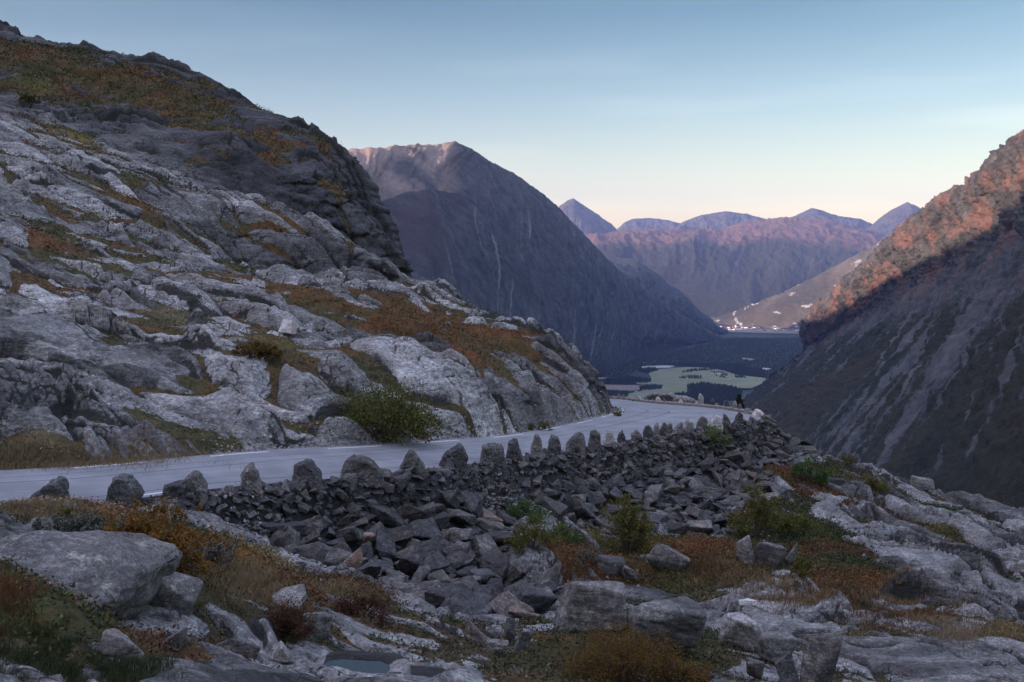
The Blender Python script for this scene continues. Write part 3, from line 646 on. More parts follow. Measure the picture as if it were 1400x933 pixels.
def loft(name, rows, nu, nv, amp, gul, m, seed, vegline, fscale=1.0, back=None, treeh=0.0, label=None, crag=None, extra=None, vb=None, prof=None):
    R = np.stack([lin_res(r, nu) for r in rows])
    if back is not None: R = np.concatenate([(R[0] + np.array(back[1]))[None], (R[0] + np.array(back[0]))[None], R])
    Pq = spline_rows(R, nv); Pq = np.transpose(Pq, (1, 0, 2))       # (nu, nv, 3)
    x, y, z = Pq[..., 0], Pq[..., 1], Pq[..., 2]
    dl = np.concatenate([[0], np.cumsum(np.linalg.norm(np.diff(R[2 if back is not None else 0], axis=0), axis=1))])
    u = np.repeat(dl[:, None], nv, 1)
    v = np.repeat(np.linspace(0, 1, nv)[None], nu, 0); nb = 2 if back is not None else 0
    vv = np.clip((v * (len(R) - 1) - nb) / (len(R) - 1 - nb), 0, 1)    # 0 crest .. 1 foot
    ztop = np.repeat(R[nb][:, 2][:, None], nv, 1); hrel = np.clip((z - ZF) / np.maximum(ztop - ZF, 1), 0, 1)
    # frame
    du = np.gradient(Pq, axis=0); dv = np.gradient(Pq, axis=1); nr = np.cross(du, dv); nr /= np.linalg.norm(nr, axis=-1, keepdims=True) + 1e-9
    if np.mean(nr[..., 2]) < 0: nr = -nr
    wu = u + fbm(x / (1400 * fscale), z / (900 * fscale), 3, seed + 1) * 380 * fscale * vv
    g1 = ridged(wu / (520 * fscale), vv * 1.3 + seed, 5, seed + 2, .55)
    g2 = fbm(x / (260 * fscale) + y / (260 * fscale), z / (200 * fscale) + y / (900 * fscale), 7, seed + 3, gain=.58)
    g4 = ridged(wu / (130 * fscale), vv * 4 + seed, 5, seed + 9, .6)
    env = np.sin(np.clip(vv, 0, 1) * math.pi) ** .6 * (1 - vv * .55)
    disp = gul * g1 * env + gul * .3 * g4 * (env + .12) * (1 - vv) + amp * g2 * (.35 + .65 * (1 - vv))
    if crag is not None:
        disp = disp + crag * 1.8 * ridged(wu / (95 * fscale) + z / (300 * fscale), z / (120 * fscale), 6, seed + 40, .62) * (1 - sstep(.2, .75, vv))
        f1, f2, cid, cx, cy = worley(wu / (170 * fscale) + y * .0, z / (130 * fscale) + wu / (300 * fscale), seed + 12); h1, h2, cd2, _, _ = worley(wu / (60 * fscale), z / (45 * fscale), seed + 13)
        disp = disp + crag * ((RND[cid, 2] - .5) * 1.3 + (f2 - f1) * .5 + (RND[cd2, 2] - .5) * .4) * (1 - sstep(.15, .6, vv))
    disp = disp + amp * .8 * fbm(x / (70 * fscale) + z / (50 * fscale), y / (90 * fscale) + z / (60 * fscale), 6, seed + 17, gain=.65) * (1 - .5 * vv)
    disp = disp * (1 - sstep(.93, 1, vv)); disp = np.where(v * (len(R) - 1) < nb, disp * .3, disp)
    if treeh: disp = disp + treeh * sstep(vegline - .1, vegline + .1, 1 - hrel) * (np.abs(n2(x / 9, y / 9 + z / 7, seed + 20)) + np.abs(n2(x / 23, y / 23 + z / 15, seed + 21)) * 1.3)
    Pn = Pq + nr * disp[..., None]
    # mask of plants: lower parts and gentle ground
    du = np.gradient(Pn, axis=0); dv = np.gradient(Pn, axis=1); n_ = np.cross(du, dv); n_ /= np.linalg.norm(n_, axis=-1, keepdims=True) + 1e-9
    up = np.abs(n_[..., 2])
    st = fbm(wu / (60 * fscale), vv * 2.2, 6, seed + 30, gain=.62)
    veg = sstep(-.12, .12, (1 - hrel) - vegline + .35 * st + (up - .7) * .6 + fbm(x / 900, z / 500 + y / 900, 4, seed + 31) * .35)
    scree = sstep(.32, .5, st + .25 * g1 - np.abs(vv - .55) * .5) * .55
    tint = np.zeros(veg.shape); tcol = np.zeros(veg.shape + (3,))
    if extra: veg, scree, tint, tcol = extra(Pn, u, vv, hrel, up, veg, scree, tint, tcol)
    o = new_mesh(name, Pn.reshape(-1, 3), grid_faces(nu, nv), True, dict(veg=veg.ravel(), scree=scree.ravel(), tint=tint.ravel(), tcol=tcol.reshape(-1, 3)), m)
    tag(o, label, kind='structure'); return o, Pn
def Wl(L): return [W(*p) for p in L]
BRN = (.13, .07, .045); 
# valley floor: one sheet to the horizon
m_vf, t, b = mat('valley_floor'); g = N(t, 'ShaderNodeNewGeometry'); vec = g.outputs['Position']
a1 = noise_(t, vec, .0022, 8, .6, .5); a2 = noise_(t, vec, .02, 8, .7)
cc = ramp(t, a1, [(.38, (.018, .028, .018)), (.55, (.03, .042, .02)), (.62, (.05, .05, .03)), (.7, (.09, .09, .06))])
cc = mix(t, .6, cc, ramp(t, a2, [(.3, (.4, .4, .4)), (.7, (1.6, 1.6, 1.6))]), 'MULTIPLY'); t.links.new(cc, b.inputs['Base Color'])
gxx, gyy = np.meshgrid(np.concatenate([np.linspace(-26000, -3000, 20, endpoint=False), np.linspace(-3000, 5000, 260), np.linspace(5300, 26000, 20)]), np.concatenate([np.linspace(-8000, 3000, 20, endpoint=False), np.linspace(3000, 14000, 500), np.linspace(14500, 33000, 20)]), indexing='ij')
tr_ = sstep(.0, .25, fbm(gxx / 900, gyy / 1500, 4, 301)) * 9 * (np.abs(n2(gxx / 35, gyy / 35, 303)) + .4) * ((gyy > 3000) & (gyy < 14000) & (abs(gxx) < 5000))
gz_ = ZF + tr_ + np.clip(gyy - 10500, 0, 3000) * 0
vf = new_mesh('valley_floor', np.stack([gxx, gyy, gz_], -1).reshape(-1, 3), grid_faces(*gxx.shape), True, None, m_vf); tag(vf, 'dark wooded valley floor far below', kind='structure')

# ---- big left mountain
M1 = mountain_mat('left_mountain_rock', 0, .022, .11, (.010, .015, .011), (.022, .022, .014))
crest = Wl([(300, 262, 3900), (400, 222, 4100), (470, 207, 4400), (505, 206, 4500), (540, 203, 4650), (575, 201, 4800), (605, 201, 4950), (622, 197, 5000), (634, 203, 5050), (655, 216, 5250), (700, 238, 5700), (740, 265, 6100), (762, 285, 6400), (800, 325, 6900), (825, 352, 7300), (850, 375, 7700), (880, 395, 8100), (920, 425, 8600), (960, 450, 9100), (985, 462, 9500)])
mid = Wl([(300, 330, 3000), (400, 310, 3300), (470, 285, 3600), (505, 275, 4050), (540, 266, 4200), (575, 258, 4350), (600, 256, 4500), (618, 258, 4600), (636, 268, 4650), (665, 300, 4800), (700, 330, 5050), (730, 345, 5400), (760, 365, 5700), (790, 385, 6100), (815, 410, 6600), (840, 425, 7100), (870, 440, 7600), (905, 457, 8300), (945, 468, 8900), (975, 470, 9400)])
mid2 = Wl([(300, 480, 2500), (400, 440, 2800), (470, 380, 3150), (500, 370, 3350), (530, 370, 3550), (560, 370, 3750), (590, 370, 3950), (615, 372, 4150), (640, 388, 4300), (670, 405, 4500), (700, 422, 4750), (725, 430, 5000), (750, 440, 5300), (778, 452, 5700), (800, 462, 6200), (830, 470, 6800), (860, 474, 7400), (900, 476, 8200), (940, 474, 8900), (968, 472, 9450)])
foot = [(x, y, ZF - 4) for x, y in ((-700, 1200), (-450, 2000), (-330, 2700), (-250, 3050), (-180, 3400), (-90, 3800), (0, 4150), (90, 4500), (170, 4850), (260, 5200), (350, 5500), (430, 5800), (520, 6150), (640, 6550), (760, 6950), (960, 7450), (1180, 7950), (1480, 8600), (1780, 9200), (1980, 9550))]
def ex1(P, u, vv, h, up, veg, scree, tint, tcol):
    # dry summit grass, its colour lightened to stand in for sunlight; purple-brown heath below it
    x, y, z = P[..., 0], P[..., 1], P[..., 2]; px = CX + F * x / y
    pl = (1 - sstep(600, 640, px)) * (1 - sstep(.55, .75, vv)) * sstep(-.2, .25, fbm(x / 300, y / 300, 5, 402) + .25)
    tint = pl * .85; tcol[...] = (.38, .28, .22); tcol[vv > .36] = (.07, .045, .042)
    veg = veg * (1 - .5 * pl)
    return veg, np.where(px > 600, scree * 1.3, scree * .3), tint, tcol
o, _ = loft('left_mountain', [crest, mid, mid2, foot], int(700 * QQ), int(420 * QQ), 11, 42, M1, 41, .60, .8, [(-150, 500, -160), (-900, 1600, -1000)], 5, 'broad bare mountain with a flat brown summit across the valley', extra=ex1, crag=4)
# lower dark spur beyond it
M1b = mountain_mat('dark_spur_rock', 0, .05, .12, (.016, .024, .014), (.03, .035, .018))
crest = Wl([(780, 360, 8600), (820, 357, 8700), (850, 360, 8800), (872, 361, 8900), (890, 370, 9100), (905, 381, 9300), (930, 402, 9600), (955, 427, 10000), (975, 447, 10300), (990, 457, 10500)])
foot = [(x, y, ZF - 4) for x, y in ((400, 6800), (700, 7300), (1000, 7800), (1250, 8200), (1450, 8600), (1600, 8900), (1800, 9300), (2000, 9800), (2120, 10200), (2240, 10500))]
loft('dark_spur', [crest, foot], 300, 200, 30, 50, M1b, 43, .3, 1.0, [(-300, 400, -120), (-900, 1200, -900)], 6, 'dark lower spur of the left mountain running down to the valley')
# ---- right valley wall
M2 = mountain_mat('right_wall_rock', 0, .025, .14, (.020, .026, .014), (.042, .036, .018), 2.0)
crest = Wl([(2200, -500, 900), (1750, -110, 1300), (1600, 20, 1600), (1500, 110, 1900), (1440, 160, 2100), (1400, 193, 2300), (1375, 213, 2420), (1350, 240, 2560), (1330, 252, 2700), (1290, 275, 2900), (1265, 295, 3050), (1230, 322, 3300), (1205, 350, 3500), (1175, 375, 3800), (1150, 398, 4050), (1125, 418, 4300), (1110, 436, 4450), (1106, 452, 4520)])
mid = Wl([(2200, -100, 620), (1780, 130, 900), (1620, 230, 1150), (1540, 285, 1400), (1490, 315, 1650), (1445, 335, 1850), (1415, 345, 2000), (1385, 352, 2200), (1360, 362, 2400), (1320, 378, 2650), (1285, 392, 2850), (1250, 408, 3100), (1220, 425, 3350), (1190, 440, 3700), (1160, 455, 4000), (1132, 468, 4300), (1112, 480, 4500), (1098, 488, 4600)])
foot = [(x, y, ZF - 4) for x, y in ((150, -400), (170, 100), (190, 400), (215, 800), (250, 1150), (290, 1500), (330, 1800), (380, 2100), (430, 2400), (500, 2750), (570, 3100), (650, 3450), (740, 3800), (840, 4150), (950, 4500), (1060, 4800), (1160, 5050), (1230, 5250))]
foot = [(x * 1.0, y, z) for x, y, z in foot]
m3 = [tuple(np.array(a) * .42 + np.array(b_) * .58 + np.array((-60, 0, -60))) for a, b_ in zip(mid, foot)]
def ex2(P, u, vv, h, up, veg, scree, tint, tcol):
    x, y, z = P[..., 0], P[..., 1], P[..., 2]
    top = (1 - sstep(.25, .45, vv))
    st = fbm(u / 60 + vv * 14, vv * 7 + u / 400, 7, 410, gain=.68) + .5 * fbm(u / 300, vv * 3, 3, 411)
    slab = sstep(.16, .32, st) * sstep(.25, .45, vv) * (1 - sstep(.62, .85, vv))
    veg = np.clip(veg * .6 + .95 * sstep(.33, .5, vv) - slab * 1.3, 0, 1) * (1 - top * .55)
    tint = top * sstep(-.05, .25, fbm(u / 160, vv * 8, 6, 412, gain=.62)) * .8; tcol[...] = (.24, .135, .112)  # reddish crag colour, with sunlight along the crest painted in as patches
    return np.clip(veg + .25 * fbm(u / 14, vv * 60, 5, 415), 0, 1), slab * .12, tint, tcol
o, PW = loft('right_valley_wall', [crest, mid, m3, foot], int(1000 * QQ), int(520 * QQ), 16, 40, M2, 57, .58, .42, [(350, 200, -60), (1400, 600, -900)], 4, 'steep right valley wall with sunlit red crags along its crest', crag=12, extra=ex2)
# ---- sunlit wooded hill behind it, above the town
M3 = mountain_mat('wooded_hill_ground', 0, .30, .48, (.06, .06, .045), (.13, .115, .09), 1.0)
crest = Wl([(1420, 255, 9800), (1290, 296, 9900), (1250, 312, 10000), (1210, 328, 10200), (1185, 345, 10400), (1150, 362, 10700), (1110, 382, 11100), (1070, 402, 11500), (1030, 420, 12000), (995, 432, 12400), (975, 440, 12700), (964, 445, 12900)])
foot = [(x, y, ZF - 4) for x, y in ((4700, 8600), (4300, 9000), (4000, 9500), (3750, 10000), (3600, 10300), (3400, 10600), (3200, 10800), (3000, 11050), (2850, 11300), (2650, 11700), (2550, 12200), (2530, 12600))]
def ex3(P, u, vv, h, up, veg, scree, tint, tcol):
    x, y, z = P[..., 0], P[..., 1], P[..., 2]; veg = np.clip(.85 - .5 * sstep(.2, .4, fbm(u / 250, z / 120, 4, 420)), 0, 1)
    return veg, scree * 0, tint, tcol
loft('wooded_hill', [crest, foot], int(420 * QQ), int(220 * QQ), 40, 60, M3, 63, .2, .8, [(600, 500, -100), (1500, 1500, -800)], 9, 'sunlit wooded hillside above the far town', extra=ex3)
# ---- far range
M4 = mountain_mat('far_massif_ground', 0, .05, .15, (.025, .032, .024), (.04, .045, .03), .6)
crest = Wl([(560, 330, 15000), (700, 322, 15000), (768, 325, 15000), (805, 324, 15000), (850, 318, 15300), (900, 317, 15500), (940, 318, 15600), (985, 316, 15800), (1020, 306, 15900), (1065, 300, 16000), (1100, 300, 16000), (1130, 303, 16000), (1165, 312, 15800), (1205, 325, 15500), (1250, 322, 15500), (1310, 312, 15500), (1500, 300, 15500)])
mid = Wl([(560, 360, 13300), (700, 350, 13300), (768, 352, 13400), (805, 345, 13500), (850, 342, 13600), (900, 345, 13700), (940, 342, 13800), (985, 345, 13900), (1020, 348, 14000), (1065, 340, 14100), (1100, 345, 14100), (1130, 350, 14100), (1165, 355, 14000), (1205, 360, 13900), (1250, 362, 13900), (1310, 350, 14000), (1500, 340, 14000)])
foot = [(x * 13200 + 0, 13200 - 300 * math.sin(i), ZF - 4) for i, x in enumerate([(p - 700) / 1361 for p in (560, 700, 768, 805, 850, 900, 940, 985, 1020, 1065, 1100, 1130, 1165, 1205, 1250, 1310, 1500)])]
def ex4(P, u, vv, h, up, veg, scree, tint, tcol):
    tcol[...] = (.15, .085, .06); tint = (1 - sstep(.36, .5, vv + .1 * fbm(u / 900, vv * 3, 4, 431))) * .8
    return np.maximum(veg, sstep(.35, .5, vv)), scree * .2, tint, tcol
loft('far_massif', [crest, mid, foot], int(520 * QQ), int(240 * QQ), 70, 110, M4, 71, .35, 1.5, [(0, 900, -120), (0, 3000, -900)], 0, 'long brown massif closing the head of the valley', extra=ex4)
M5 = mountain_mat('far_peak_rock', 0, .035, .12, (.05, .035, .025), (.09, .055, .035), .5)
def peak(name, pts, Y, label, seed):
    cr = Wl([(p[0], p[1], Y) for p in pts]); ft = [(x * (Y - 2600) / Y, Y - 2600, -100) for x, y, z in cr]
    loft(name, [cr, ft], 420, 120, 45, 120, M5, seed, .9, 1.6, [(0, 700, -300), (0, 2500, -1100)], 0, label)
peak('far_peak', [(690, 335), (745, 300), (764, 286), (775, 277), (784, 274), (793, 280), (815, 294), (835, 308), (850, 325), (870, 345)], 17500, 'leftmost pointed grey peak rising above the far massif', 81)
peak('far_peak', [(815, 345), (845, 314), (856, 305), (866, 301), (890, 300), (915, 303), (935, 308), (960, 320), (985, 340)], 21000, 'low rounded far peak right of the leftmost pointed one', 82)
peak('far_peak', [(900, 330), (935, 305), (960, 296), (992, 291), (1015, 294), (1040, 299), (1063, 306), (1085, 320), (1110, 340)], 19500, 'wide domed far peak in the middle of the horizon', 83)
peak('far_peak', [(1040, 335), (1070, 305), (1095, 294), (1112, 287), (1125, 290), (1145, 297), (1170, 300), (1190, 307), (1215, 325), (1240, 340)], 18500, 'small pointed far peak behind the brown massif', 84)
peak('far_peak', [(1150, 345), (1185, 316), (1205, 300), (1222, 288), (1243, 279), (1256, 286), (1272, 292), (1300, 308), (1340, 330)], 17000, 'sharp dark pyramid peak nearest the red crags', 85)

# ---- the valley's left wall beyond the near hill, out of the picture: it keeps the near ground in shade
def zc(x, y): return (x, y, 0)
cr = [(-2400, -6500, 800), (-1500, -3500, 700), (-1150, -1500, 640), (-1080, 0, 560), (-1080, 900, 475), (-1120, 1500, 405), (-1250, 1950, 350), (-1500, 2500, 250), (-1900, 3100, 250), (-2300, 3900, 250)]
ft = [(-500, -6500, ZF - 4), (-350, -3500, ZF - 4), (-280, -1500, ZF - 4), (-260, 0, ZF - 4), (-280, 900, ZF - 4), (-320, 1500, ZF - 4), (-500, 1950, ZF - 4), (-700, 2300, ZF - 4), (-900, 2700, ZF - 4), (-1200, 3200, ZF - 4)]
loft('left_valley_wall', [cr, ft], 240, 100, 30, 60, M1, 91, .6, 1.0, [(-300, 0, -150), (-1200, 0, -1000)], 0, 'steep left valley wall beyond the near hill')
# ------------------------------------------------------------------ rocks
def hull_mesh(pts, sub=2, rough=.06, layer=(0, 0, 1), lamp=.03, seed=0, smooth_it=0, keep_scale=None, lf=5.0):
    """convex block, broken up by subdivision and layered displacement; returns V, F (tris)"""
    bm = bmesh.new()
    for p in pts: bm.verts.new(p)
    r = bmesh.ops.convex_hull(bm, input=bm.verts); bmesh.ops.delete(bm, geom=[g for g in r['geom_interior'] if isinstance(g, bmesh.types.BMVert)], context='VERTS')
    dims = np.ptp(np.array([v.co[:] for v in bm.verts]), axis=0); s = float(np.min(dims))
    bmesh.ops.dissolve_limit(bm, angle_limit=R_(12), verts=bm.verts, edges=bm.edges)
    try: bmesh.ops.bevel(bm, geom=list(bm.edges), offset=s * .045, segments=1, affect='EDGES', profile=.5)
    except Exception: pass
    bmesh.ops.triangulate(bm, faces=bm.faces)
    L = float(np.max(dims)) / (2 ** (sub + .5))
    for _ in range(sub + 1):
        ed = [e for e in bm.edges if e.calc_length() > L]
        if not ed: break
        bmesh.ops.subdivide_edges(bm, edges=ed, cuts=1, use_grid_fill=False); bmesh.ops.triangulate(bm, faces=bm.faces)
    for _ in range(smooth_it): bmesh.ops.smooth_vert(bm, verts=bm.verts, factor=.5, use_axis_x=True, use_axis_y=True, use_axis_z=True)
    V = np.array([v.co[:] for v in bm.verts]); bm.normal_update(); Nn = np.array([v.normal[:] for v in bm.verts]); Fc = np.array([[v.index for v in f.verts] for f in bm.faces]); bm.free()
    q = V / s * 1.6 + seed * 7.3; lay = np.array(layer, float); lay /= np.linalg.norm(lay)
    along = q @ lay; b1 = np.cross(lay, (.3, .9, .2)); b1 /= np.linalg.norm(b1)
    d1 = fbm(q[:, 0] + q[:, 2] * .7, q[:, 1] - q[:, 2] * .6, 4, seed % 97, gain=.55)
    d2 = fbm(along * lf, (q @ b1) * .8, 3, (seed + 5) % 97, gain=.6)
    f1, f2, cid, _, _ = worley(q[:, 0] * 1.1 + q[:, 2] * .8, q[:, 1] * 1.1 - q[:, 2] * .9 + along, seed % 89)
    return V + Nn * ((d1 * rough + d2 * lamp + (RND[cid, 2] - .5) * rough * .8) * s * 2)[:, None], Fc
def rand_block(rg, a, b_, c_, n=14, sq=.72):
    P = rg.uniform(-1, 1, (n, 3)); P = np.sign(P) * np.abs(P) ** (1 - sq * .6)
    return P * np.array([a, b_, c_]) * .5
M_wallrock = rock_mat('scree_stone', .035, .115, 1.6, .25, .9)
M_guard = rock_mat('guard_stone_rock', .04, .16, 1.8, .35, 1.0)
M_pale = rock_mat('pale_block_rock', .14, .34, 1.6, .5, .9)
M_white = rock_mat('white_quartz_rock', .32, .62, 1.6, .3, .6)
M_boulder = rock_mat('boulder_rock', .055, .165, 1.1, .6, .9)
M_tan = rock_mat('tan_block_rock', .12, .24, 1.6, .1, .8)
for nd in M_tan.node_tree.nodes:
    if nd.type == 'BSDF_PRINCIPLED':
        l = nd.inputs['Base Color'].links[0].from_socket; M_tan.node_tree.links.new(mix(M_tan.node_tree, 1.0, l, (1.1, .88, .76), 'MULTIPLY'), nd.inputs['Base Color'])

def edge_y(px): return float(np.interp(px, [p[0] for p in OUT_], outn[2:, 1]))
def far_y(px): return float(np.interp(px, [p[0] for p in FAR_[::-1]], far[:len(FAR_), 1][::-1]))
ORD = 'first second third fourth fifth sixth seventh eighth ninth tenth eleventh twelfth thirteenth fourteenth fifteenth sixteenth seventeenth eighteenth nineteenth twentieth'.split()
NEAR = [
 ([(10, 708), (34, 685), (60, 666), (75, 655), (88, 653), (93, 662), (95, 680), (96, 706)], 'long slanting dark guard stone leaning left at the near end of the row'),
 ([(142, 710), (150, 676), (157, 652), (165, 646), (179, 648), (187, 664), (193, 674), (190, 708)], 'knobbly dark guard stone with a rounded head, second from the left'),
 ([(225, 662), (240, 658), (256, 657), (257, 692), (225, 692)], 'low square guard stone leaning against its taller neighbour above the orange bush'),
 ([(250, 700), (249, 660), (258, 648), (268, 644), (277, 645), (284, 660), (289, 702)], 'round-topped guard stone right behind the orange bush'),
 ([(333, 700), (329, 648), (335, 636), (345, 633), (351, 645), (360, 665), (369, 690), (369, 702)], 'narrow guard stone with a white quartz spot on its left top'),
 ([(400, 676), (399, 636), (410, 632), (420, 628), (426, 630), (438, 647), (445, 676)], 'flat-sided guard stone with a sloping right shoulder, left of the widest one'),
 ([(461, 655), (468, 640), (473, 626), (480, 623), (490, 626), (500, 623), (515, 630), (525, 646), (525, 668), (470, 668)], 'widest squat guard stone with a lumpy top in the row'),
 ([(545, 640), (552, 625), (561, 612), (572, 620), (579, 636), (585, 662), (578, 668), (555, 662)], 'striped pointed guard stone between the widest one and a hooked one'),
 ([(600, 634), (605, 622), (618, 613), (627, 607), (633, 608), (634, 616), (639, 624), (640, 648), (625, 655), (610, 650)], 'hook-topped guard stone just above the gravel slide'),
 ([(654, 642), (658, 609), (668, 605), (677, 608), (687, 607), (691, 622), (696, 655), (665, 652)], 'broad guard stone with a pale left face right of the gravel slide'),
 ([(690, 633), (696, 602), (702, 598), (707, 600), (712, 616), (718, 640), (695, 640)], 'guard stone with a crooked tip tucked behind the broad pale-faced one')]
rowr = [(725, 743, 593, 632), (748, 768, 592, 632), (770, 800, 589, 634), (802, 822, 588, 630), (825, 843, 587, 629), (843, 856, 587, 620), (863, 878, 585, 614), (878, 894, 578, 613), (891, 902, 578, 608), (900, 911, 577, 606), (910, 922, 577, 604), (921, 936, 576, 606), (934, 950, 575, 602), (950, 968, 569, 596), (967, 989, 567, 592), (986, 999, 564, 590), (1004, 1015, 563, 585), (1021, 1031, 568, 588)]
shp = ['slim upright', 'rounded narrow', 'broad tapering', 'tall narrow-headed', 'pale flat-topped', 'small blade-like', 'small pointed', 'tall blunt', 'thin pale', 'thin leaning', 'small slab-like', 'dark rounded', 'pale broad-topped', 'dark dome-shaped', 'white-topped', 'sharp pointed', 'slender dark upright', 'small block-like']
rg = np.random.default_rng(21)
def guard(profile, Yd, name, label, m, seed, group, thick=None, pxs=True, sink=0.0):
    """profile in photo pixels taken at its true distance, given real thickness"""
    P = np.array([W(px, py, Yd) for px, py in profile]); bz = P[:, 2].min(); cx_ = P[:, 0].mean()
    wd = np.ptp(P[:, 0]); t_ = thick or float(np.clip(wd * .8, .32, .75)); L = P - (cx_, Yd, bz)
    pts = []
    r_ = np.random.default_rng(seed)
    cz = L[:, 2].mean(); L[:, 0] *= np.where(L[:, 2] > L[:, 2].max() * .75, .9, 1.0)
    for p in L:
        k1, k2 = r_.uniform(.25, 1., 2); s1 = r_.uniform(.8, 1.0)
        pts.append((p[0], -t_ * .5 * k1 * .5, p[2])); pts.append((p[0] * s1, t_ * .5 * k2, cz + (p[2] - cz) * r_.uniform(.85, 1)))
        pts.append((p[0] * .8, -t_ * .5 * r_.uniform(.7, 1), cz + (p[2] - cz) * .82))
    V, Fc = hull_mesh(pts, 3, .055, (r_.uniform(.3, 1), r_.uniform(-.3, .3), r_.uniform(-.5, .6)), .04, seed, lf=4.5)
    o = new_mesh(name, V, Fc, False, None, m, None, (cx_, Yd, bz - sink)); tag(o, label, 'guard stone', group); return o
GN = 'upright guard stones along the near edge of the road'
for i, (pf, lb) in enumerate(NEAR):
    cxp = sum(p[0] for p in pf) / len(pf); guard(pf, edge_y(cxp) + (-.45), 'guard_stone', lb, M_guard, 100 + i, GN)
for i, (a, b_, tp, bt) in enumerate(rowr):
    r_ = np.random.default_rng(300 + i); w_ = b_ - a; l1, l2 = r_.uniform(.08, .3, 2); cxp = (a + b_) / 2; hh = bt - tp
    ln_ = w_ * r_.uniform(-.22, .22); tp += r_.uniform(-2.5, 2.5)
    pf = [(a, bt), (a + w_ * l1 * .3 + ln_ * .4, tp + hh * r_.uniform(.3, .5)), (a + w_ * l1 + ln_, tp + hh * r_.uniform(.05, .25)), (a + w_ * r_.uniform(.3, .65) + ln_, tp), (b_ - w_ * l2 + ln_, tp + hh * r_.uniform(.05, .15)), (b_ - w_ * l2 * .3, tp + hh * r_.uniform(.3, .5)), (b_, bt)]
    mm = M_white if i in (14,) else (M_pale if i in (4, 8, 12) else M_guard)
    guard(pf, edge_y(cxp) - .4, 'guard_stone', f'{shp[i]} guard stone on the road edge, {ORD[i]} right of the crooked-tipped one', mm, 330 + i, GN)
# quartz spot on the fifth stone
# blocks at the tip of the bend
for i, (a, b_, tp, bt, mm, lb) in enumerate([(1028, 1044, 559, 584, M_white, 'big white angular block at the outer tip of the bend'), (1038, 1052, 566, 584, M_pale, 'smaller pale block at the very end of the wall beyond the white one'), (1016, 1028, 557, 570, M_pale, 'pale low stone beside the white block across the bend')]):
    w_ = b_ - a; guard([(a, bt), (a + 1, tp + 7), (a + w_ * .3, tp), (a + w_ * .7, tp + 1), (b_, tp + 8), (b_, bt)], 70.5 + i, 'block', lb, mm, 390 + i, None, .9); 
FARS = [(836, 842, 541, 548), (843, 849, 540, 548), (850, 856, 541, 549), (858, 866, 545, 550), (871, 878, 543, 551), (881, 886, 546, 552), (890, 896, 547, 553), (896, 904, 544, 554), (905, 911, 545, 555), (919, 927, 546, 556), (927, 935, 548, 557), (935, 943, 547, 558), (944, 951, 549, 559), (954, 962, 540, 559), (971, 978, 547, 561), (990, 997, 549, 563), (1001, 1008, 550, 565), (1008, 1015, 554, 567)]
fl = ['dark blunt', 'dark ragged', 'dark low', 'low flat', 'white-topped', 'tiny flat', 'grey stubby', 'light squared', 'dark squared', 'tan leaning', 'white wedge-shaped', 'tan jagged', 'small grey', 'tallest brown', 'narrow light', 'lone upright', 'pale notched', 'pale low']
for i, (a, b_, tp, bt) in enumerate(FARS):
    cxp = (a + b_) / 2; w_ = b_ - a; r_ = np.random.default_rng(500 + i)
    mm = M_white if i in (4, 10) else (M_pale if i % 3 == 1 else (M_tan if i in (9, 11, 13) else M_guard))
    guard([(a, bt + 2), (a + .5, tp + 1), (a + w_ * r_.uniform(.2, .4), tp - 2), (a + w_ * r_.uniform(.6, .8), tp - 2 + r_.uniform(0, 2)), (b_, tp + 4), (b_, bt + 2)], far_y(cxp) + .7, 'guard_stone', f'{fl[i]} guard stone on the far side of the bend, {ORD[i]} from the rock corner', mm, 520 + i, 'guard stones along the far side of the bend')
# low concrete kerb along the far edge
far_line = resample(outS[oA:], 120); V = []; nrm = np.gradient(far_line[:, :2], axis=0); nrm = np.stack([nrm[:, 1], -nrm[:, 0]], -1); nrm /= np.linalg.norm(nrm, axis=1, keepdims=True)
m_k, t, b = mat('kerb_concrete'); g = N(t, 'ShaderNodeNewGeometry'); t.links.new(ramp(t, noise_(t, g.outputs['Position'], 5, 6, .7), [(.3, (.13, .11, .10)), (.7, (.30, .26, .24))]), b.inputs['Base Color'])
for i, p in enumerate(far_line):
    for off, hh in ((.0, -.3), (.02, .16), (.06, .2), (.42, .2), (.46, .16), (.5, -.5)):
        V.append((p[0] + nrm[i, 0] * off, p[1] + nrm[i, 1] * off, float(ZR(np.array([p[0]]), np.array([p[1]]))[0]) + hh))
far_in = np.array(V)
# make sure it lies outside the road
o = new_mesh('road_kerb', V, grid_faces(120, 6), False, None, m_k); tag(o, 'low brownish concrete kerb along the far side of the bend', 'kerb')

# ---- loose rubble of the bank
BASES = []
for i in range(22):
    r_ = np.random.default_rng(600 + i); a = 1.0; b_ = r_.uniform(.5, .85); c_ = r_.uniform(.28, .6)
    BASES.append(hull_mesh(rand_block(r_, a, b_, c_, 15), 2, .05, (0, .2, 1), .035, 600 + i))
SM = [hull_mesh(rand_block(np.random.default_rng(700 + i), 1, .75, .5, 11), 0, .03, (0, 0, 1), .02, 700 + i) for i in range(10)]
rr = np.random.default_rng(77)
xmin, ymin = TALW.min(0); xmax, ymax = TALW.max(0)
placed = []; cell = {}
def try_place(x, y, s, f=.34, z=0.):
    k = (int(x), int(y))
    for i in range(-2, 3):
        for j in range(-2, 3):
            for (px_, py_, pz_, ps) in cell.get((k[0] + i, k[1] + j), ()):
                if (px_ - x) ** 2 + (py_ - y) ** 2 + (pz_ - z) ** 2 < (f * (s + ps)) ** 2: return False
    cell.setdefault(k, []).append((x, y, z, s)); placed.append((x, y, z, s)); return True
bigc = hit(590, 760)[:2]
gravel = [(np.array(hit(*p)[:2]), r) for p, r in (((665, 668), 1.9), ((690, 690), 1.8), ((300, 700), 1.8), ((330, 730), 1.5), ((720, 705), 1.2))]
_X, _Y, _Z = FGD[:3]
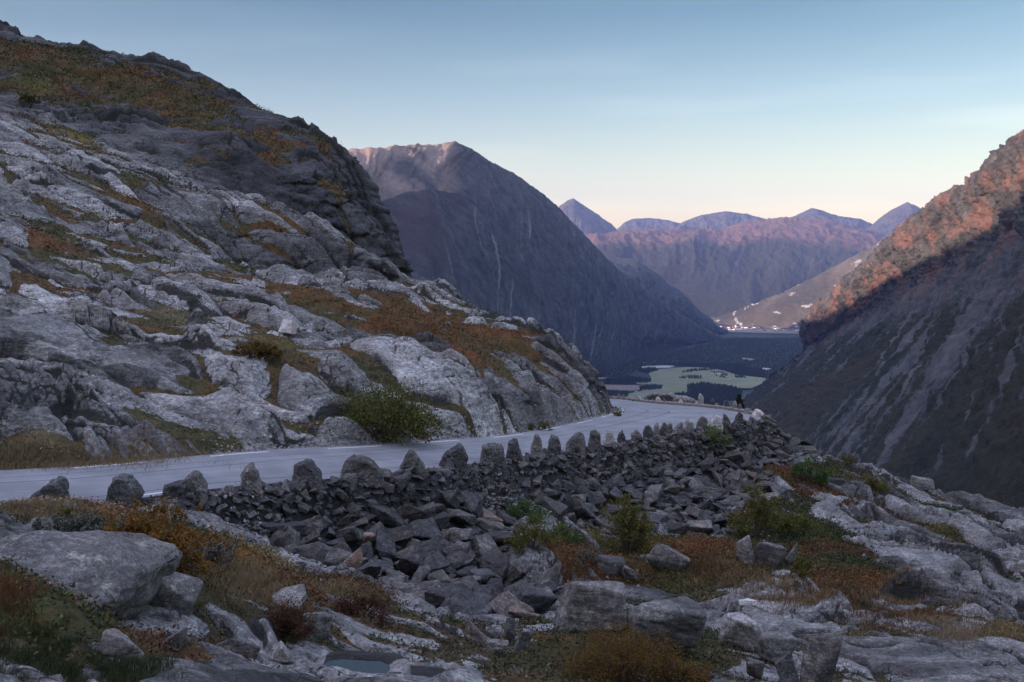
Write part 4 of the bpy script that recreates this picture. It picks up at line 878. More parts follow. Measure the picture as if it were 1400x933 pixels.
_n = np.cross(np.stack(np.gradient(np.stack([_X, _Y, _Z], -1), axis=0), 0).reshape(_X.shape + (3,)), np.gradient(np.stack([_X, _Y, _Z], -1), axis=1)); _n /= np.linalg.norm(_n, axis=-1, keepdims=True) + 1e-9
_n = np.where(_n[..., 2:3] < 0, -_n, _n)
sel = np.where(((_X > xmin) & (_X < xmax) & (_Y > ymin) & (_Y < ymax)).ravel())[0]; sel = rr.permutation(sel)[:150000]
cx_, cy_, cz_ = _X.ravel()[sel], _Y.ravel()[sel], _Z.ravel()[sel]; cn_ = _n.reshape(-1, 3)[sel]
okc = inside(cx_, cy_, TALW) & ~inside(cx_, cy_, ROADPOLY); dO = seg_dist(cx_, cy_, outP); okc &= dO > .3
cx_, cy_, cz_, cn_, dO = cx_[okc], cy_[okc], cz_[okc], cn_[okc], dO[okc]; nC = len(cx_)
sizes = np.concatenate([np.linspace(1.5, .95, 5000), np.linspace(.95, .4, 16000), np.linspace(.45, .22, max(nC - 21000, 10))])[:nC]
for i_ in range(nC):
    x, y, z, s = cx_[i_], cy_[i_], cz_[i_], sizes[i_]
    dB = math.hypot(x - bigc[0], y - bigc[1])
    if s > .8 and rr.random() > math.exp(-(dB / 6) ** 2) + .18: continue
    if dO[i_] < 1.2 and s > .7: s = rr.uniform(.3, .75)
    if s > .4 and any(np.hypot(*(c_ - (x, y))) < r for c_, r in gravel): continue
    if len(placed) > 11000: break
    q_ = np.array([x, y, z]) + cn_[i_] * s * .16
    try_place(float(q_[0]), float(q_[1]), s * rr.uniform(.85, 1.15), .33, float(q_[2]))
Lc = resample(outS[:oA + 1], 700)
dn = np.gradient(Lc[:, :2], axis=0); dn = np.stack([dn[:, 1], -dn[:, 0]], -1); dn /= np.linalg.norm(dn, axis=1, keepdims=True)
course = []
for i in range(40, 700, 3):
    p_ = Lc[i]; zr_ = float(ZR(np.array([p_[0]]), np.array([p_[1]]))[0]); g_ = min(ground(*(p_[:2] + dn[i] * 1.35)), ground(*(p_[:2] + dn[i] * 1.7)))
    k = 0; z_ = zr_ - .1
    while z_ > g_ - .2 and k < 12:
        s = rr.uniform(.3, .62); off = .42 + k * .085 + rr.uniform(-.05, .08); q_ = Lc[min(max(i + int(rr.integers(-1, 2)), 0), 699)]
        course.append((q_[0] + dn[i, 0] * off, q_[1] + dn[i, 1] * off, s, z_ + rr.uniform(-.05, .05))); k += 1; z_ -= .2
rocks = [(x, y, s, z) for x, y, z, s in placed] + course
rocks.sort(key=lambda r: -r[2] / r[1])
def rock_rot(r_, flat=.45):
    return Matrix.Rotation(r_.uniform(0, 6.283), 3, 'Z') @ Matrix.Rotation(r_.normal(0, flat), 3, 'X') @ Matrix.Rotation(r_.normal(.15, flat), 3, 'Y')
base_me = []
for V, Fc in BASES:
    o = new_mesh('rubble_block', V, Fc, False, None, M_wallrock); base_me.append(o.data); bpy.data.objects.remove(o)
from mathutils import Matrix
NIND = 285
for i, (x, y, s, z) in enumerate(rocks[:NIND]):
    o = bpy.data.objects.new('rubble_block', base_me[int(rr.integers(len(base_me)))]); col.objects.link(o)
    o.matrix_world = Matrix.Translation((x, y, z)) @ rock_rot(rr).to_4x4() @ Matrix.Scale(s, 4)
    tag(o, 'angular block of broken stone lying in the rubble bank below the road', 'stone block', 'loose blocks of the rubble bank below the road')
Vs = []; Fs = []; nb_ = 0
for i, (x, y, s, z) in enumerate(rocks[NIND:]):
    V, Fc = (BASES[int(rr.integers(len(BASES)))] if s > .5 and y < 50 else SM[int(rr.integers(len(SM)))]); Rm = np.array(rock_rot(rr)) * s
    Vs.append(V @ Rm.T + (x, y, z)); Fs.append(Fc + nb_); nb_ += len(V)
k_ = 0
while k_ < 7000:
    x, y = rr.uniform((xmin, ymin), (xmax, ymax)); k_ += 1
    if not inside(np.array([x]), np.array([y]), TALW)[0] or inside(np.array([x]), np.array([y]), ROADPOLY)[0]: continue
    s = rr.uniform(.1, .4); V, Fc = SM[int(rr.integers(len(SM)))]; Rm = np.array(rock_rot(rr, .7)) * s
    Vs.append(V @ Rm.T + (x, y, ground(x, y) + s * .15)); Fs.append(Fc + nb_); nb_ += len(V)
o = new_mesh('rubble', np.concatenate(Vs), np.concatenate(Fs), False, None, M_wallrock); tag(o, 'small dark rubble filling the bank below the guard stones', 'rubble', kind='stuff')
# gravel and chips: along the road foot of the cliff and in the slides
Vs = []; Fs = []; nb_ = 0; M_grav = rock_mat('gravel_stone', .13, .32, 5, .3, .5)
def chips(x, y, s):
    global nb_
    V, Fc = SM[int(rr.integers(len(SM)))]; Rm = np.array(rock_rot(rr, .8)) * s; z = ground(x, y) + s * .1
    Vs.append(V @ Rm.T + (x, y, z)); Fs.append(Fc + nb_); nb_ += len(V)
for c_, r in gravel:
    for _ in range(500):
        a, q = rr.uniform(0, 6.28), r * 1.2 * math.sqrt(rr.random()); chips(c_[0] + q * math.cos(a), c_[1] + q * math.sin(a), rr.uniform(.05, .17))
Lr = resample(innS[:iA + 1], 900); dn2 = np.gradient(Lr[:, :2], axis=0); dn2 = np.stack([-dn2[:, 1], dn2[:, 0]], -1); dn2 /= np.linalg.norm(dn2, axis=1, keepdims=True)
for i in range(420, 900):
    for _ in range(4):
        x, y = Lr[i, :2] + dn2[i] * abs(rr.normal(.15, .5)); chips(x, y, rr.uniform(.05, .22))
for _ in range(1500):
    x, y = TALW[int(rr.integers(len(TALW)))] + rr.normal(0, 2.0, 2)
    if not inside(np.array([x]), np.array([y]), ROADPOLY)[0]: chips(x, y, rr.uniform(.06, .25))
o = new_mesh('gravel', np.concatenate(Vs), np.concatenate(Fs), False, None, M_grav); tag(o, 'grey stone chips and gravel along the bank and the cliff foot', 'gravel', kind='stuff')

# ---- single boulders and blocks
def boulder(name, label, px, py, wp, hp, m, seed, tilt=0.0, depth=.8, n=16, sm=0, sub=3, group=None, yaw=0., up=0.0, Y=None):
    p = hit(px, py + hp * .5) if Y is None else np.array(W(px, py + hp * .5, Y)); Yd = p[1]; w_ = wp / F * Yd; hgt = hp / F * Yd
    r_ = np.random.default_rng(seed); P = rand_block(r_, w_, w_ * depth, hgt * 1.25, n, .9)
    Rm = np.array(Matrix.Rotation(yaw, 3, 'Z') @ Matrix.Rotation(tilt, 3, 'Y')); P = P @ Rm.T
    V, Fc = hull_mesh(P, sub, .022, (.25, .2, 1), .018, seed, sm, lf=4)
    o = new_mesh(name, V, Fc, sm > 0, None, m, None, (p[0], Yd + w_ * depth * .3, p[2] + hgt * (.42 + up))); return tag(o, label, 'boulder' if name == 'boulder' else 'rock', group)
B = boulder
def outlined(name, label, prof, m, seed, th_, Y=None, sm=2, grp=None, sub=4):
    k = max(prof, key=lambda q: q[1]); p = hit(sum(q[0] for q in prof) / len(prof), k[1]) if Y is None else (0, Y, 0); P = np.array([W(a, b_, p[1]) for a, b_ in prof]); c0 = P.mean(0); bz = P[:, 2].min(); L = P - (c0[0], p[1], bz); r_ = np.random.default_rng(seed); pts = []; cz = L[:, 2].mean()
    for q in L:
        pts.append((q[0], 0, q[2])); pts.append((q[0] * .8, -th_ * .5, cz + (q[2] - cz) * .7)); pts.append((q[0] * .9, th_ * .6, cz * .8 + (q[2] - cz) * .45))
        pts.append((q[0] * .5, -th_ * .62, cz * .8 + (q[2] - cz) * .4))
    V, Fc = hull_mesh(pts, sub, .035, (.25, .2, 1), .03, seed, sm, lf=4)
    o = new_mesh(name, V, Fc, True, None, m, None, (c0[0], p[1] + th_ * .25, bz)); return tag(o, label, 'boulder', grp)
outlined('boulder', 'largest smooth grey boulder at the left edge, below the orange bush', [(-70, 775), (-30, 755), (20, 743), (70, 744), (115, 753), (150, 772), (183, 797), (184, 822), (168, 862), (150, 880), (60, 875), (-70, 880)], M_boulder, 801, 2.6, 12.6, 2)
B('boulder', 'low rounded boulder in the green heath below the largest one', 168, 886, 70, 40, M_boulder, 802, .1, .8, 16, 2)
B('boulder', 'small square grey block between the low boulder and the rust moss', 229, 874, 44, 34, M_boulder, 803, .1, .9, 12, 0)
B('rock_slab', 'tilted grey slab beside the crevice right of the largest boulder', 225, 812, 95, 46, M_boulder, 804, .35, .6, 14, 1)
B('rock_slab', 'flat bluish slab pointing up out of the straw grass', 385, 822, 66, 22, M_boulder, 805, -.15, .7, 12, 0)
B('rock_slab', 'long narrow slab lying left of the puddle', 322, 880, 75, 38, M_boulder, 806, .55, .45, 12, 0)
B('boulder', 'grey rock at the upper left corner of the puddle', 420, 862, 60, 40, M_boulder, 807, .1, .8, 14, 1)
B('boulder', 'small grey stone on the left rim of the puddle', 390, 892, 34, 22, M_boulder, 808, .1, .8, 12, 1)
B('stone_block', 'long ribbed grey block with a pale end in the middle of the rubble', 618, 753, 60, 30, M_boulder, 811, .12, .55, 10, 0)
B('stone_block', 'rust-tan block in the rubble below the gravel slide', 671, 716, 36, 28, M_tan, 812, .3, .8, 12, 0)
B('stone_block', 'flat tan slab left of the long ribbed block', 494, 739, 38, 20, M_tan, 813, .1, .7, 10, 0)
B('stone_block', 'leaning brown slab left of the widest rubble, on its edge', 487, 765, 26, 36, M_tan, 814, .7, .5, 10, 0)
B('boulder', 'dark rounded block at the right foot of the rubble', 659, 799, 42, 32, M_guard, 815, .1, .8, 14, 1)
B('stone_block', 'flat brownish slab between the rubble foot and the large grey block', 718, 838, 52, 17, M_tan, 816, .1, .7, 10, 0)
B('stone_block', 'dark pyramid-like block in the foreground chips', 655, 866, 44, 32, M_guard, 817, .2, .8, 10, 0)
B('stone_block', 'pale wedge lying on the whaleback below the dark blocks', 676, 887, 42, 22, M_boulder, 818, .1, .6, 10, 0)
B('stone_block', 'upright thin dark slab behind the pale wedge', 698, 865, 18, 36, M_guard, 819, .1, .5, 10, 0)
B('stone_block', 'dark leaning block right of the thin upright slab', 716, 878, 24, 28, M_guard, 820, .3, .7, 10, 0)
B('boulder', 'large grey block in front of the rust heather, centre of the foreground', 808, 828, 105, 66, M_boulder, 821, .06, .7, 14, 1, 4)
B('boulder', 'dark-spotted grey rock in the heath below the yellow bush', 836, 777, 44, 28, M_boulder, 822, .1, .8, 14, 1)
B('boulder', 'smaller dark rock touching the spotted one on its right', 864, 787, 30, 24, M_guard, 823, .2, .8, 10, 0)
B('rock_slab', 'long pale slab sliding down from the yellow bush', 912, 766, 60, 32, M_boulder, 824, .55, .3, 12, 0)
B('boulder', 'wide pale rock behind the orange-brown shrub, right of the large block', 910, 862, 115, 66, M_boulder, 825, .12, .7, 20, 2, 4)
B('boulder', 'whitish angular boulder at the head of the boulder heap', 1016, 867, 56, 48, M_pale, 826, .15, .8, 14, 1)
B('boulder', 'dark boulder wedged right of the whitish one', 1060, 885, 60, 40, M_boulder, 827, .2, .8, 14, 1)
B('standing_slab', 'tall tapering grey slab standing upright at the bottom edge', 1124, 902, 56, 84, M_boulder, 828, .12, .45, 14, 0, 4, up=-.05)
B('boulder', 'small grey stone below the whitish boulder', 1032, 915, 26, 26, M_boulder, 829, .1, .8, 12, 1)
B('boulder', 'leaning grey stone left of the tall standing slab', 1076, 915, 36, 40, M_boulder, 830, -.4, .6, 12, 0)
B('boulder', 'pointed purple-grey boulder, leftmost of the three in the dark moss', 1017, 754, 30, 36, M_boulder, 831, -.2, .7, 9, 0)
B('boulder', 'rounded middle boulder of the three in the dark moss', 1052, 760, 38, 32, M_boulder, 832, .3, .8, 16, 1)
B('boulder', 'smallest boulder of the three in the dark moss', 1085, 757, 22, 26, M_boulder, 833, .1, .8, 9, 0)
B('boulder', 'flat dark perched boulder on the skyline of the right slope', 1266, 665, 38, 15, M_guard, 834, .12, .6, 12, 1)
B('rock_slab', 'bright flat white stone on the slab above the whitish boulder', 1021, 824, 30, 8, M_white, 835, .05, .6, 10, 0)
B('boulder', 'small pale rock perched on the left hill slope below the cliff', 360, 297, 15, 11, M_pale, 836, .1, .8, 10, 0)
B('boulder', 'white split block on the left hillside above the ochre heath', 392, 450, 24, 18, M_white, 837, .1, .8, 9, 0)
SKY_ = [(80, 74, 13, 7), (97, 73, 14, 8), (112, 75, 16, 7), (128, 77, 14, 9), (148, 82, 22, 7), (167, 85, 14, 9)]
for i, (px, py, w_, h_) in enumerate(SKY_):
    B('boulder', ['leftmost small', 'second small dark', 'third low', 'fourth rounded', 'longest flat', 'last pointed'][i] + ' boulder on the skyline ridge of the left hill', px, py - 2, w_, h_ + 2, M_guard, 850 + i, .1, .8, 12, 1, 2, 'boulders on the left skyline', Y=158 + i)
for i, (px, py, w_, h_) in enumerate([(218, 95, 6, 5), (285, 117, 9, 5), (366, 157, 12, 7), (440, 199, 14, 9)]):
    B('boulder', ['tiny stone on the hill skyline above the heather', 'small stone where the hill skyline starts to fall', 'jutting stone halfway down the hill skyline', 'block on the lip of the dark cliff'][i], px, py, w_, h_, M_guard, 860 + i, .1, .8, 10, 0, 2, None, Y=[156, 151, 143, 131][i])

# ---- puddle
PW_ = POOL
th = np.linspace(0, 2 * math.pi, 40, endpoint=False)
V = [(PW_[0] + PW_[3] * 1.2 * math.cos(a), PW_[1] + PW_[4] * 1.2 * math.sin(a), PW_[2]) for a in th] + [(PW_[0], PW_[1], PW_[2])]
m_w, t, b = mat('still_water'); b.inputs['Base Color'].default_value = (.012, .014, .014, 1); b.inputs['Roughness'].default_value = .06; b.inputs['Specular IOR Level'].default_value = .6
g = N(t, 'ShaderNodeNewGeometry'); bump(t, b, noise_(t, g.outputs['Position'], 6, 3, .5), .06, .02)
o = new_mesh('puddle_water', V, [(i, (i + 1) % 40, 40) for i in range(40)], True, None, m_w); tag(o, 'small dark puddle in the foreground rock', kind='structure')
# ------------------------------------------------------------------ plants
rp = np.random.default_rng(91)
def quads(cen, size, rg_, up=.35, asp=.55):
    """little leaf-like quads at the given centres"""
    n = len(cen); a = rg_.normal(0, 1, (n, 3)); a /= np.linalg.norm(a, axis=1, keepdims=True); b_ = rg_.normal(0, 1, (n, 3)); b_ -= (a * b_).sum(1, keepdims=True) * a; b_ /= np.linalg.norm(b_, axis=1, keepdims=True)
    s = (size * rg_.uniform(.6, 1.3, n))[:, None]; a *= s; b_ *= s * asp
    V = np.stack([cen - a, cen - b_ * .9 + a * .1, cen + a, cen + b_ * .9 + a * .1], 1).reshape(-1, 3); return V, np.arange(4 * n).reshape(n, 4)
def tube(p, q, r0, r1, k=5):
    p, q = np.array(p), np.array(q); d_ = q - p; d_ /= np.linalg.norm(d_) + 1e-9; u = np.cross(d_, (.3, .5, .8)); u /= np.linalg.norm(u); v = np.cross(d_, u); t_ = np.linspace(0, 2 * math.pi, k, endpoint=False)
    ring = np.cos(t_)[:, None] * u + np.sin(t_)[:, None] * v; V = np.concatenate([p + ring * r0, q + ring * r1]); Fc = [[i, (i + 1) % k, k + (i + 1) % k, k + i] for i in range(k)]; return V, np.array(Fc)
m_tw, t, b = mat('twig_bark'); b.inputs['Base Color'].default_value = (.07, .05, .04, 1)
def leafm(name, *c_): return leaf_mat(name, list(c_))
L_OR = leafm('orange_birch_leaves', (.16, .06, .012), (.22, .10, .018), (.12, .06, .015), (.26, .13, .02), (.08, .06, .015))
L_YG = leafm('yellow_green_leaves', (.10, .10, .018), (.16, .13, .022), (.07, .08, .02), (.13, .10, .02), (.045, .06, .015))
L_GR = leafm('green_willow_leaves', (.035, .075, .016), (.055, .11, .025), (.03, .06, .014), (.09, .13, .03), (.045, .07, .02))
L_DK = leafm('dark_green_leaves', (.045, .062, .014), (.085, .088, .018), (.12, .105, .02), (.05, .07, .014), (.16, .12, .022))
L_BR = leafm('bronze_leaves', (.11, .055, .014), (.17, .085, .018), (.08, .05, .012), (.22, .11, .02), (.06, .06, .016))
L_GY = leafm('grey_willow_leaves', (.13, .13, .10), (.18, .18, .14), (.09, .09, .07), (.07, .06, .05), (.22, .21, .17))
L_LG = leafm('pale_green_leaves', (.11, .15, .05), (.16, .20, .07), (.09, .12, .04), (.14, .15, .05), (.07, .10, .03))
def bush(name, label, px, py, wp, hp, m, n=3000, leaf=.05, seed=1, open_=.5, depth=.7, cat='shrub', group=None, lobes=9, Y=None, lean=0.):
    """px, py: middle of the foot"""
    p = hit(px, py) if Y is None else np.array(W(px, py, Y)); Yd = p[1]; w_ = wp / F * Yd; hh = hp / F * Yd; r_ = np.random.default_rng(seed)
    root = bpy.data.objects.new(name, None); col.objects.link(root); root.location = p; tag(root, label, cat, group)
    LC = []
    for i in range(lobes):
        u = r_.uniform(-1, 1); v = r_.uniform(-1, 1); hmax = (1 - abs(u) ** 2.2 * .7); z_ = hh * hmax * r_.uniform(.25, .95)
        LC.append((u * w_ * .42 + lean * z_, v * w_ * .42 * depth, z_, r_.uniform(.14, .26)))
    cen = []; twV = []; twF = []; nb = 0
    for (a, b2, c2, s) in LC:
        rad = s * min(w_, hh * 1.6); k = int(n / lobes); subs = max(5, int(k / 40))
        sc_ = np.array([a, b2, c2]) + r_.normal(0, 1, (subs, 3)) * rad * np.array([1, 1, .75]) * .75
        pick = sc_[r_.integers(subs, size=k)]; cen.append(pick + r_.normal(0, 1, (k, 3)) * rad * (.16 + .22 * (1 - open_)))
        st = np.array([a * .25, b2 * .25, -.05]); V, Fc = tube(st, (a, b2, c2), .012 + .012 * hh, .006 + .003 * hh); twV.append(V); twF.append(Fc + nb); nb += len(V)
        for q in sc_[:10]:
            V, Fc = tube((a * .8, b2 * .8, c2 * .7), q, .008, .003, 4); twV.append(V); twF.append(Fc + nb); nb += len(V)
    cen = np.concatenate(cen); cen = cen[cen[:, 2] > -.05]
    V, Fc = quads(cen, leaf, r_); new_mesh('foliage', V, Fc, False, None, m, root); new_mesh('branches', np.concatenate(twV), np.concatenate(twF), True, None, m_tw, root)
    return root
bush('shrub', 'wide green willow shrub at the foot of the hillside beside the road', 527, 604, 128, 66, L_DK, 11000, .075, 1, .3, .6, lobes=16)
bush('shrub', 'bright orange birch shrub right of the largest boulder', 205, 792, 125, 78, L_OR, 6500, .035, 2, .75, .7, lobes=12)
bush('shrub', 'smaller yellow-orange shrub just below the round-topped guard stone', 232, 715, 70, 34, L_OR, 1800, .035, 3, .8, .6)
bush('shrub', 'tall ochre birch bush with a spiky top in front of the rubble', 855, 757, 66, 76, L_YG, 5200, .055, 4, .65, .7, lobes=13)
bush('shrub', 'leaning yellow-green bush above the three boulders', 1030, 734, 62, 62, L_YG, 3800, .06, 5, .6, .7, lean=.25)
bush('shrub', 'vivid green leafy shrub below the gravel slide', 722, 712, 62, 30, L_GR, 2600, .05, 6, .4, .8)
bush('shrub', 'yellowish grassy shrub in front of the vivid green one', 728, 752, 58, 40, L_YG, 2600, .045, 7, .5, .8)
bush('shrub', 'low bright green shrub right of the vivid green one', 768, 742, 58, 18, L_GR, 1600, .045, 8, .4, .8)
bush('shrub', 'grey-green willow clump among the rocks below the ochre bush', 806, 770, 36, 18, L_GY, 1200, .035, 9, .5, .8)
bush('shrub', 'pale green clump of grass and leaves on top of the wall under the white-topped stone', 970, 614, 62, 22, L_LG, 2600, .06, 10, .3, .6)
bush('shrub', 'green shrub beside orange heath on the right slope', 1105, 662, 46, 34, L_GR, 2400, .075, 11, .4, .7)
bush('shrub', 'golden shrub on the right skyline, left of the perched flat boulder', 1197, 674, 34, 20, L_YG, 1400, .07, 12, .5, .7)
bush('shrub', 'small golden shrub at the skyline just below the end of the wall', 1078, 594, 20, 14, L_YG, 500, .06, 13, .5, .7)
bush('shrub', 'tiny yellow-green shrub on the skyline slope left of the golden one', 1158, 640, 20, 12, L_YG, 500, .07, 14, .5, .7)
bush('shrub', 'largest bronze-orange shrub in the bottom foreground, left of the wide pale rock', 850, 932, 170, 62, L_BR, 24000, .0155, 15, .7, .6, lobes=26)
bush('shrub', 'orange shrub reaching up between the two pale rocks in the foreground', 838, 858, 60, 30, L_BR, 2200, .026, 16, .6, .7)
bush('shrub', 'bronze shrub at the bottom edge right of the largest one', 930, 938, 90, 40, L_BR, 7000, .016, 17, .5, .7)
bush('shrub', 'grey leafless-looking willow shrub between the slanting guard stone and the largest boulder', 85, 738, 110, 28, L_GY, 4200, .03, 18, .6, .8, lobes=12)
bush('shrub', 'grey twiggy shrub right of the bright orange birch', 300, 775, 70, 36, L_GY, 1500, .028, 19, .9, .7)
bush('shrub', 'faint yellow sprig at the foot of the slanting guard stone', 91, 712, 22, 22, L_YG, 400, .035, 20, .8, .7)
bush('shrub', 'dark heath shrub behind the three boulders', 1080, 735, 80, 34, L_DK, 3200, .06, 21, .3, .8)
bush('shrub', 'small olive shrub right of the smallest boulder of the three', 1098, 790, 30, 30, L_YG, 1000, .04, 22, .6, .7)
bush('shrub', 'rust heather cushion above the puddle', 385, 868, 80, 36, leafm('heather_leaves', (.06, .016, .012), (.10, .03, .016), (.04, .03, .012), (.08, .04, .015)), 7000, .018, 23, .2, .8, lobes=18)
bush('shrub', 'long low rust heather mat between straw grass and whaleback', 490, 842, 100, 22, bpy.data.materials['heather_leaves'], 6500, .02, 24, .2, .6, lobes=18)
bush('shrub', 'yellow shrub high on the left hillside near the picture edge', 42, 140, 26, 12, L_YG, 700, .14, 25, .4, .8)
bush('shrub', 'olive shrub low in the ochre heath of the left hillside', 355, 488, 70, 16, leafm('ochre_heath_leaves', (.14, .08, .02), (.10, .06, .015), (.18, .11, .03), (.06, .05, .015)), 4000, .07, 26, .3, .6, lobes=14)
bush('shrub', 'small yellow grass clump at the rock corner by the dashed line', 842, 570, 16, 10, L_YG, 350, .06, 27, .5, .8)
bush('shrub', 'green shrub against the cut rock face left of the rock corner', 735, 590, 40, 14, L_DK, 900, .06, 28, .4, .5)
# little dark conifer beyond the end of the far parapet
def conifer(name, label, px, py, wp, hp, Y):
    p = np.array(W(px, py, Y)); w_ = wp / F * Y; hh = hp / F * Y; root = bpy.data.objects.new(name, None); col.objects.link(root); root.location = (p[0], p[1], p[2]); tag(root, label, 'tree')
    V, Fc = tube((0, 0, -1.2), (0, 0, hh * .96), .07, .012, 7); new_mesh('trunk', V, Fc, True, None, m_tw, root)
    r_ = np.random.default_rng(5); cen = []
    for k in range(70):
        z_ = hh * (.02 + .95 * (k / 70)); R = w_ * .5 * (1 - k / 72) ** .8 * r_.uniform(.6, 1.15); a = r_.uniform(0, 6.28); tt_ = r_.uniform(.1, 1, 40)
        cen.append(np.stack([np.cos(a) * R * tt_, np.sin(a) * R * tt_, z_ - R * .25 * tt_], -1) + r_.normal(0, .05, (40, 3)))
    V, Fc = quads(np.concatenate(cen), .07, r_); new_mesh('crown', V, Fc, False, None, leafm('conifer_needles', (.012, .018, .010), (.02, .028, .014), (.03, .03, .012), (.05, .035, .012)), root)
conifer('conifer_tree', 'small dark conifer just beyond the far kerb, near the tip of the bend', 1010, 566, 26, 27, 76)

# ---- heath tufts over the soil, coloured like the ground they grow from
m_ht, t, b = mat('heath_plants'); g = N(t, 'ShaderNodeNewGeometry')
cc = mix(t, 1.0, attr(t, 'hcol', True), ramp(t, g.outputs['Random Per Island'], [(0, (.7, .75, .7)), (.5, (1.25, 1.2, 1.1)), (1, (2.2, 2.0, 1.7))]), 'MULTIPLY'); t.links.new(cc, b.inputs['Base Color'])
def heath(name, D, vc, ymax, n, per, size, spread, label, sd):
    x, y, z, v = [d_.ravel() for d_ in D]; r_ = np.random.default_rng(sd); c3 = vc.reshape(-1, 3)
    ok = np.where((v > .6) & (y < ymax) & (np.abs(x / y) < .60))[0]
    wgt = y[ok] ** 2.0 * 1.0      # vertices thin out with distance; even the cover out
    wgt = wgt / wgt.sum(); idx = ok[r_.choice(len(ok), n, p=wgt)]
    sc_ = size * (.55 + y[idx] / 60.0)
    cen = np.stack([x[idx], y[idx], z[idx]], -1); k = per
    cc_ = np.repeat(cen, k, 0) + r_.normal(0, 1, (n * k, 3)) * (np.repeat(sc_, k)[:, None] * np.array([spread, spread, .7])); cc_[:, 2] = np.maximum(cc_[:, 2], np.repeat(cen[:, 2], k) - .02) + .02
    V, Fc = quads(cc_, np.repeat(sc_, k) * .55, r_, asp=.4); hc = np.repeat(np.repeat(c3[idx], k, 0), 4, 0)
    o = new_mesh(name, V, Fc, False, dict(hcol=hc), m_ht); tag(o, label, 'heath', kind='stuff')
heath('heather', FGD, FGC, 90, 26000, 9, .085, 1.6, 'low heather and moss filling the hollows of the foreground rock', 1)
heath('heather', HLD, HLC, 190, 26000, 8, .10, 1.6, 'rust and green heather in the ledges of the hillside', 2)
# ---- grass
def grass(name, label, zones, cols, h0, wd, sd):
    r_ = np.random.default_rng(sd); Vs = []
    for (px, py, hx, hy, n) in zones:
        q = np.stack([px + hx * r_.normal(0, .5, n), py + hy * r_.normal(0, .5, n)], -1)
        k = max(12, n // 45); cl = q[:k]
        base = np.array([hit(*c_) for c_ in cl]); pick = base[r_.integers(k, size=n)]; sp = .22 + pick[:, 1:2] * .004
        b_ = pick + np.concatenate([r_.normal(0, 1, (n, 2)) * sp, np.zeros((n, 1))], 1); b_[:, 2] = [ground(u, v) for u, v in b_[:, :2]]; b_[:, 2] -= .03
        hh = h0 * r_.uniform(.5, 1.3, n); ln = r_.normal(0, .3, (n, 2)) * hh[:, None] + np.array([.12, -.05]) * hh[:, None]
        w_ = wd * (.6 + pick[:, 1] / 40); a = r_.uniform(0, 3.14, n); dx = np.stack([np.cos(a) * w_, np.sin(a) * w_, 0 * a], -1)
        mid_ = b_ + np.concatenate([ln * .35, hh[:, None] * .6], 1); tip = b_ + np.concatenate([ln, hh[:, None]], 1)
        Vs.append(np.stack([b_ - dx, b_ + dx, mid_ + dx * .8, mid_ - dx * .8, mid_ - dx * .8, mid_ + dx * .8, tip + dx * .1, tip - dx * .1], 1).reshape(-1, 3))
    V = np.concatenate(Vs); o = new_mesh(name, V, np.arange(len(V)).reshape(-1, 4), False, None, leafm(name + '_blades_' + str(sd), *cols)); tag(o, label, 'grass', kind='stuff')
grass('grass', 'straw-coloured grass tufts', [(330, 806, 60, 18, 3500), (375, 795, 30, 12, 1500), (470, 812, 70, 8, 1600), (90, 634, 150, 7, 7000), (215, 620, 60, 5, 1500), (60, 702, 70, 8, 2200), (1190, 822, 110, 14, 3600), (1300, 863, 80, 11, 2200), (1060, 800, 60, 14, 1500), (1000, 775, 40, 10, 1000)], [(.26, .19, .10), (.20, .12, .05), (.32, .26, .16), (.15, .09, .04)], .22, .006, 1)
grass('grass', 'rust-red grass', [(1150, 815, 100, 14, 3600), (1240, 845, 80, 11, 1800), (950, 765, 60, 16, 2500), (800, 785, 80, 14, 3000), (20, 815, 22, 22, 1500), (580, 455, 70, 14, 2000)], [(.13, .05, .02), (.10, .045, .02), (.17, .085, .035), (.07, .04, .02)], .20, .006, 2)
grass('grass', 'dark green grass and heath', [(60, 905, 110, 34, 9000), (170, 915, 70, 20, 4000), (1130, 775, 80, 24, 3000), (900, 800, 60, 8, 1200), (1060, 735, 60, 20, 2000), (760, 745, 50, 14, 2000), (1000, 600, 20, 8, 700)], [(.03, .045, .014), (.045, .06, .02), (.07, .065, .03), (.02, .026, .01)], .11, .004, 3)

# ------------------------------------------------------------------ valley: fields, woods, farms, the far town
def vp(px, py, z):
    a, b_ = ray(px, py); Y = z / float(b_); return (float(a) * Y, Y, z)
def fieldmat(name, c1, c2):
    m, t, b = mat(name); g = N(t, 'ShaderNodeNewGeometry'); t.links.new(ramp(t, noise_(t, g.outputs['Position'], .008, 8, .7), [(.35, c1), (.65, c2)]), b.inputs['Base Color']); return m
FZ = ZF + 10.5
def field(label, pts, m, dz=0):
    P = [vp(px, py, FZ + dz) for px, py in pts]; bm = bmesh.new(); vs = [bm.verts.new(p) for p in P]; bm.faces.new(vs); bmesh.ops.triangulate(bm, faces=bm.faces)
    me = bpy.data.meshes.new('field'); bm.to_mesh(me); bm.free(); me.materials.append(m); o = bpy.data.objects.new('field', me); col.objects.link(o); tag(o, label, kind='structure')
G1 = fieldmat('meadow', (.125, .135, .07), (.20, .20, .115)); G2 = fieldmat('stubble', (.16, .12, .10), (.22, .17, .14)); G3 = fieldmat('pale_stubble', (.30, .28, .24), (.42, .38, .33))
MAIN = [(887, 510), (901, 505), (937, 502), (971, 503), (990, 507), (1006, 512.5), (1046, 517), (1050, 521), (1027, 531), (1001, 531), (971, 527), (939, 527), (948, 537), (925, 540), (916, 552), (856, 545), (860, 538), (875, 535), (892, 527), (864, 524), (890, 518)]
field('broad green meadows on the valley floor', MAIN, G1)
field('pale strip field beyond the meadows', [(877, 501), (928, 499), (915, 503), (878, 504)], G3)
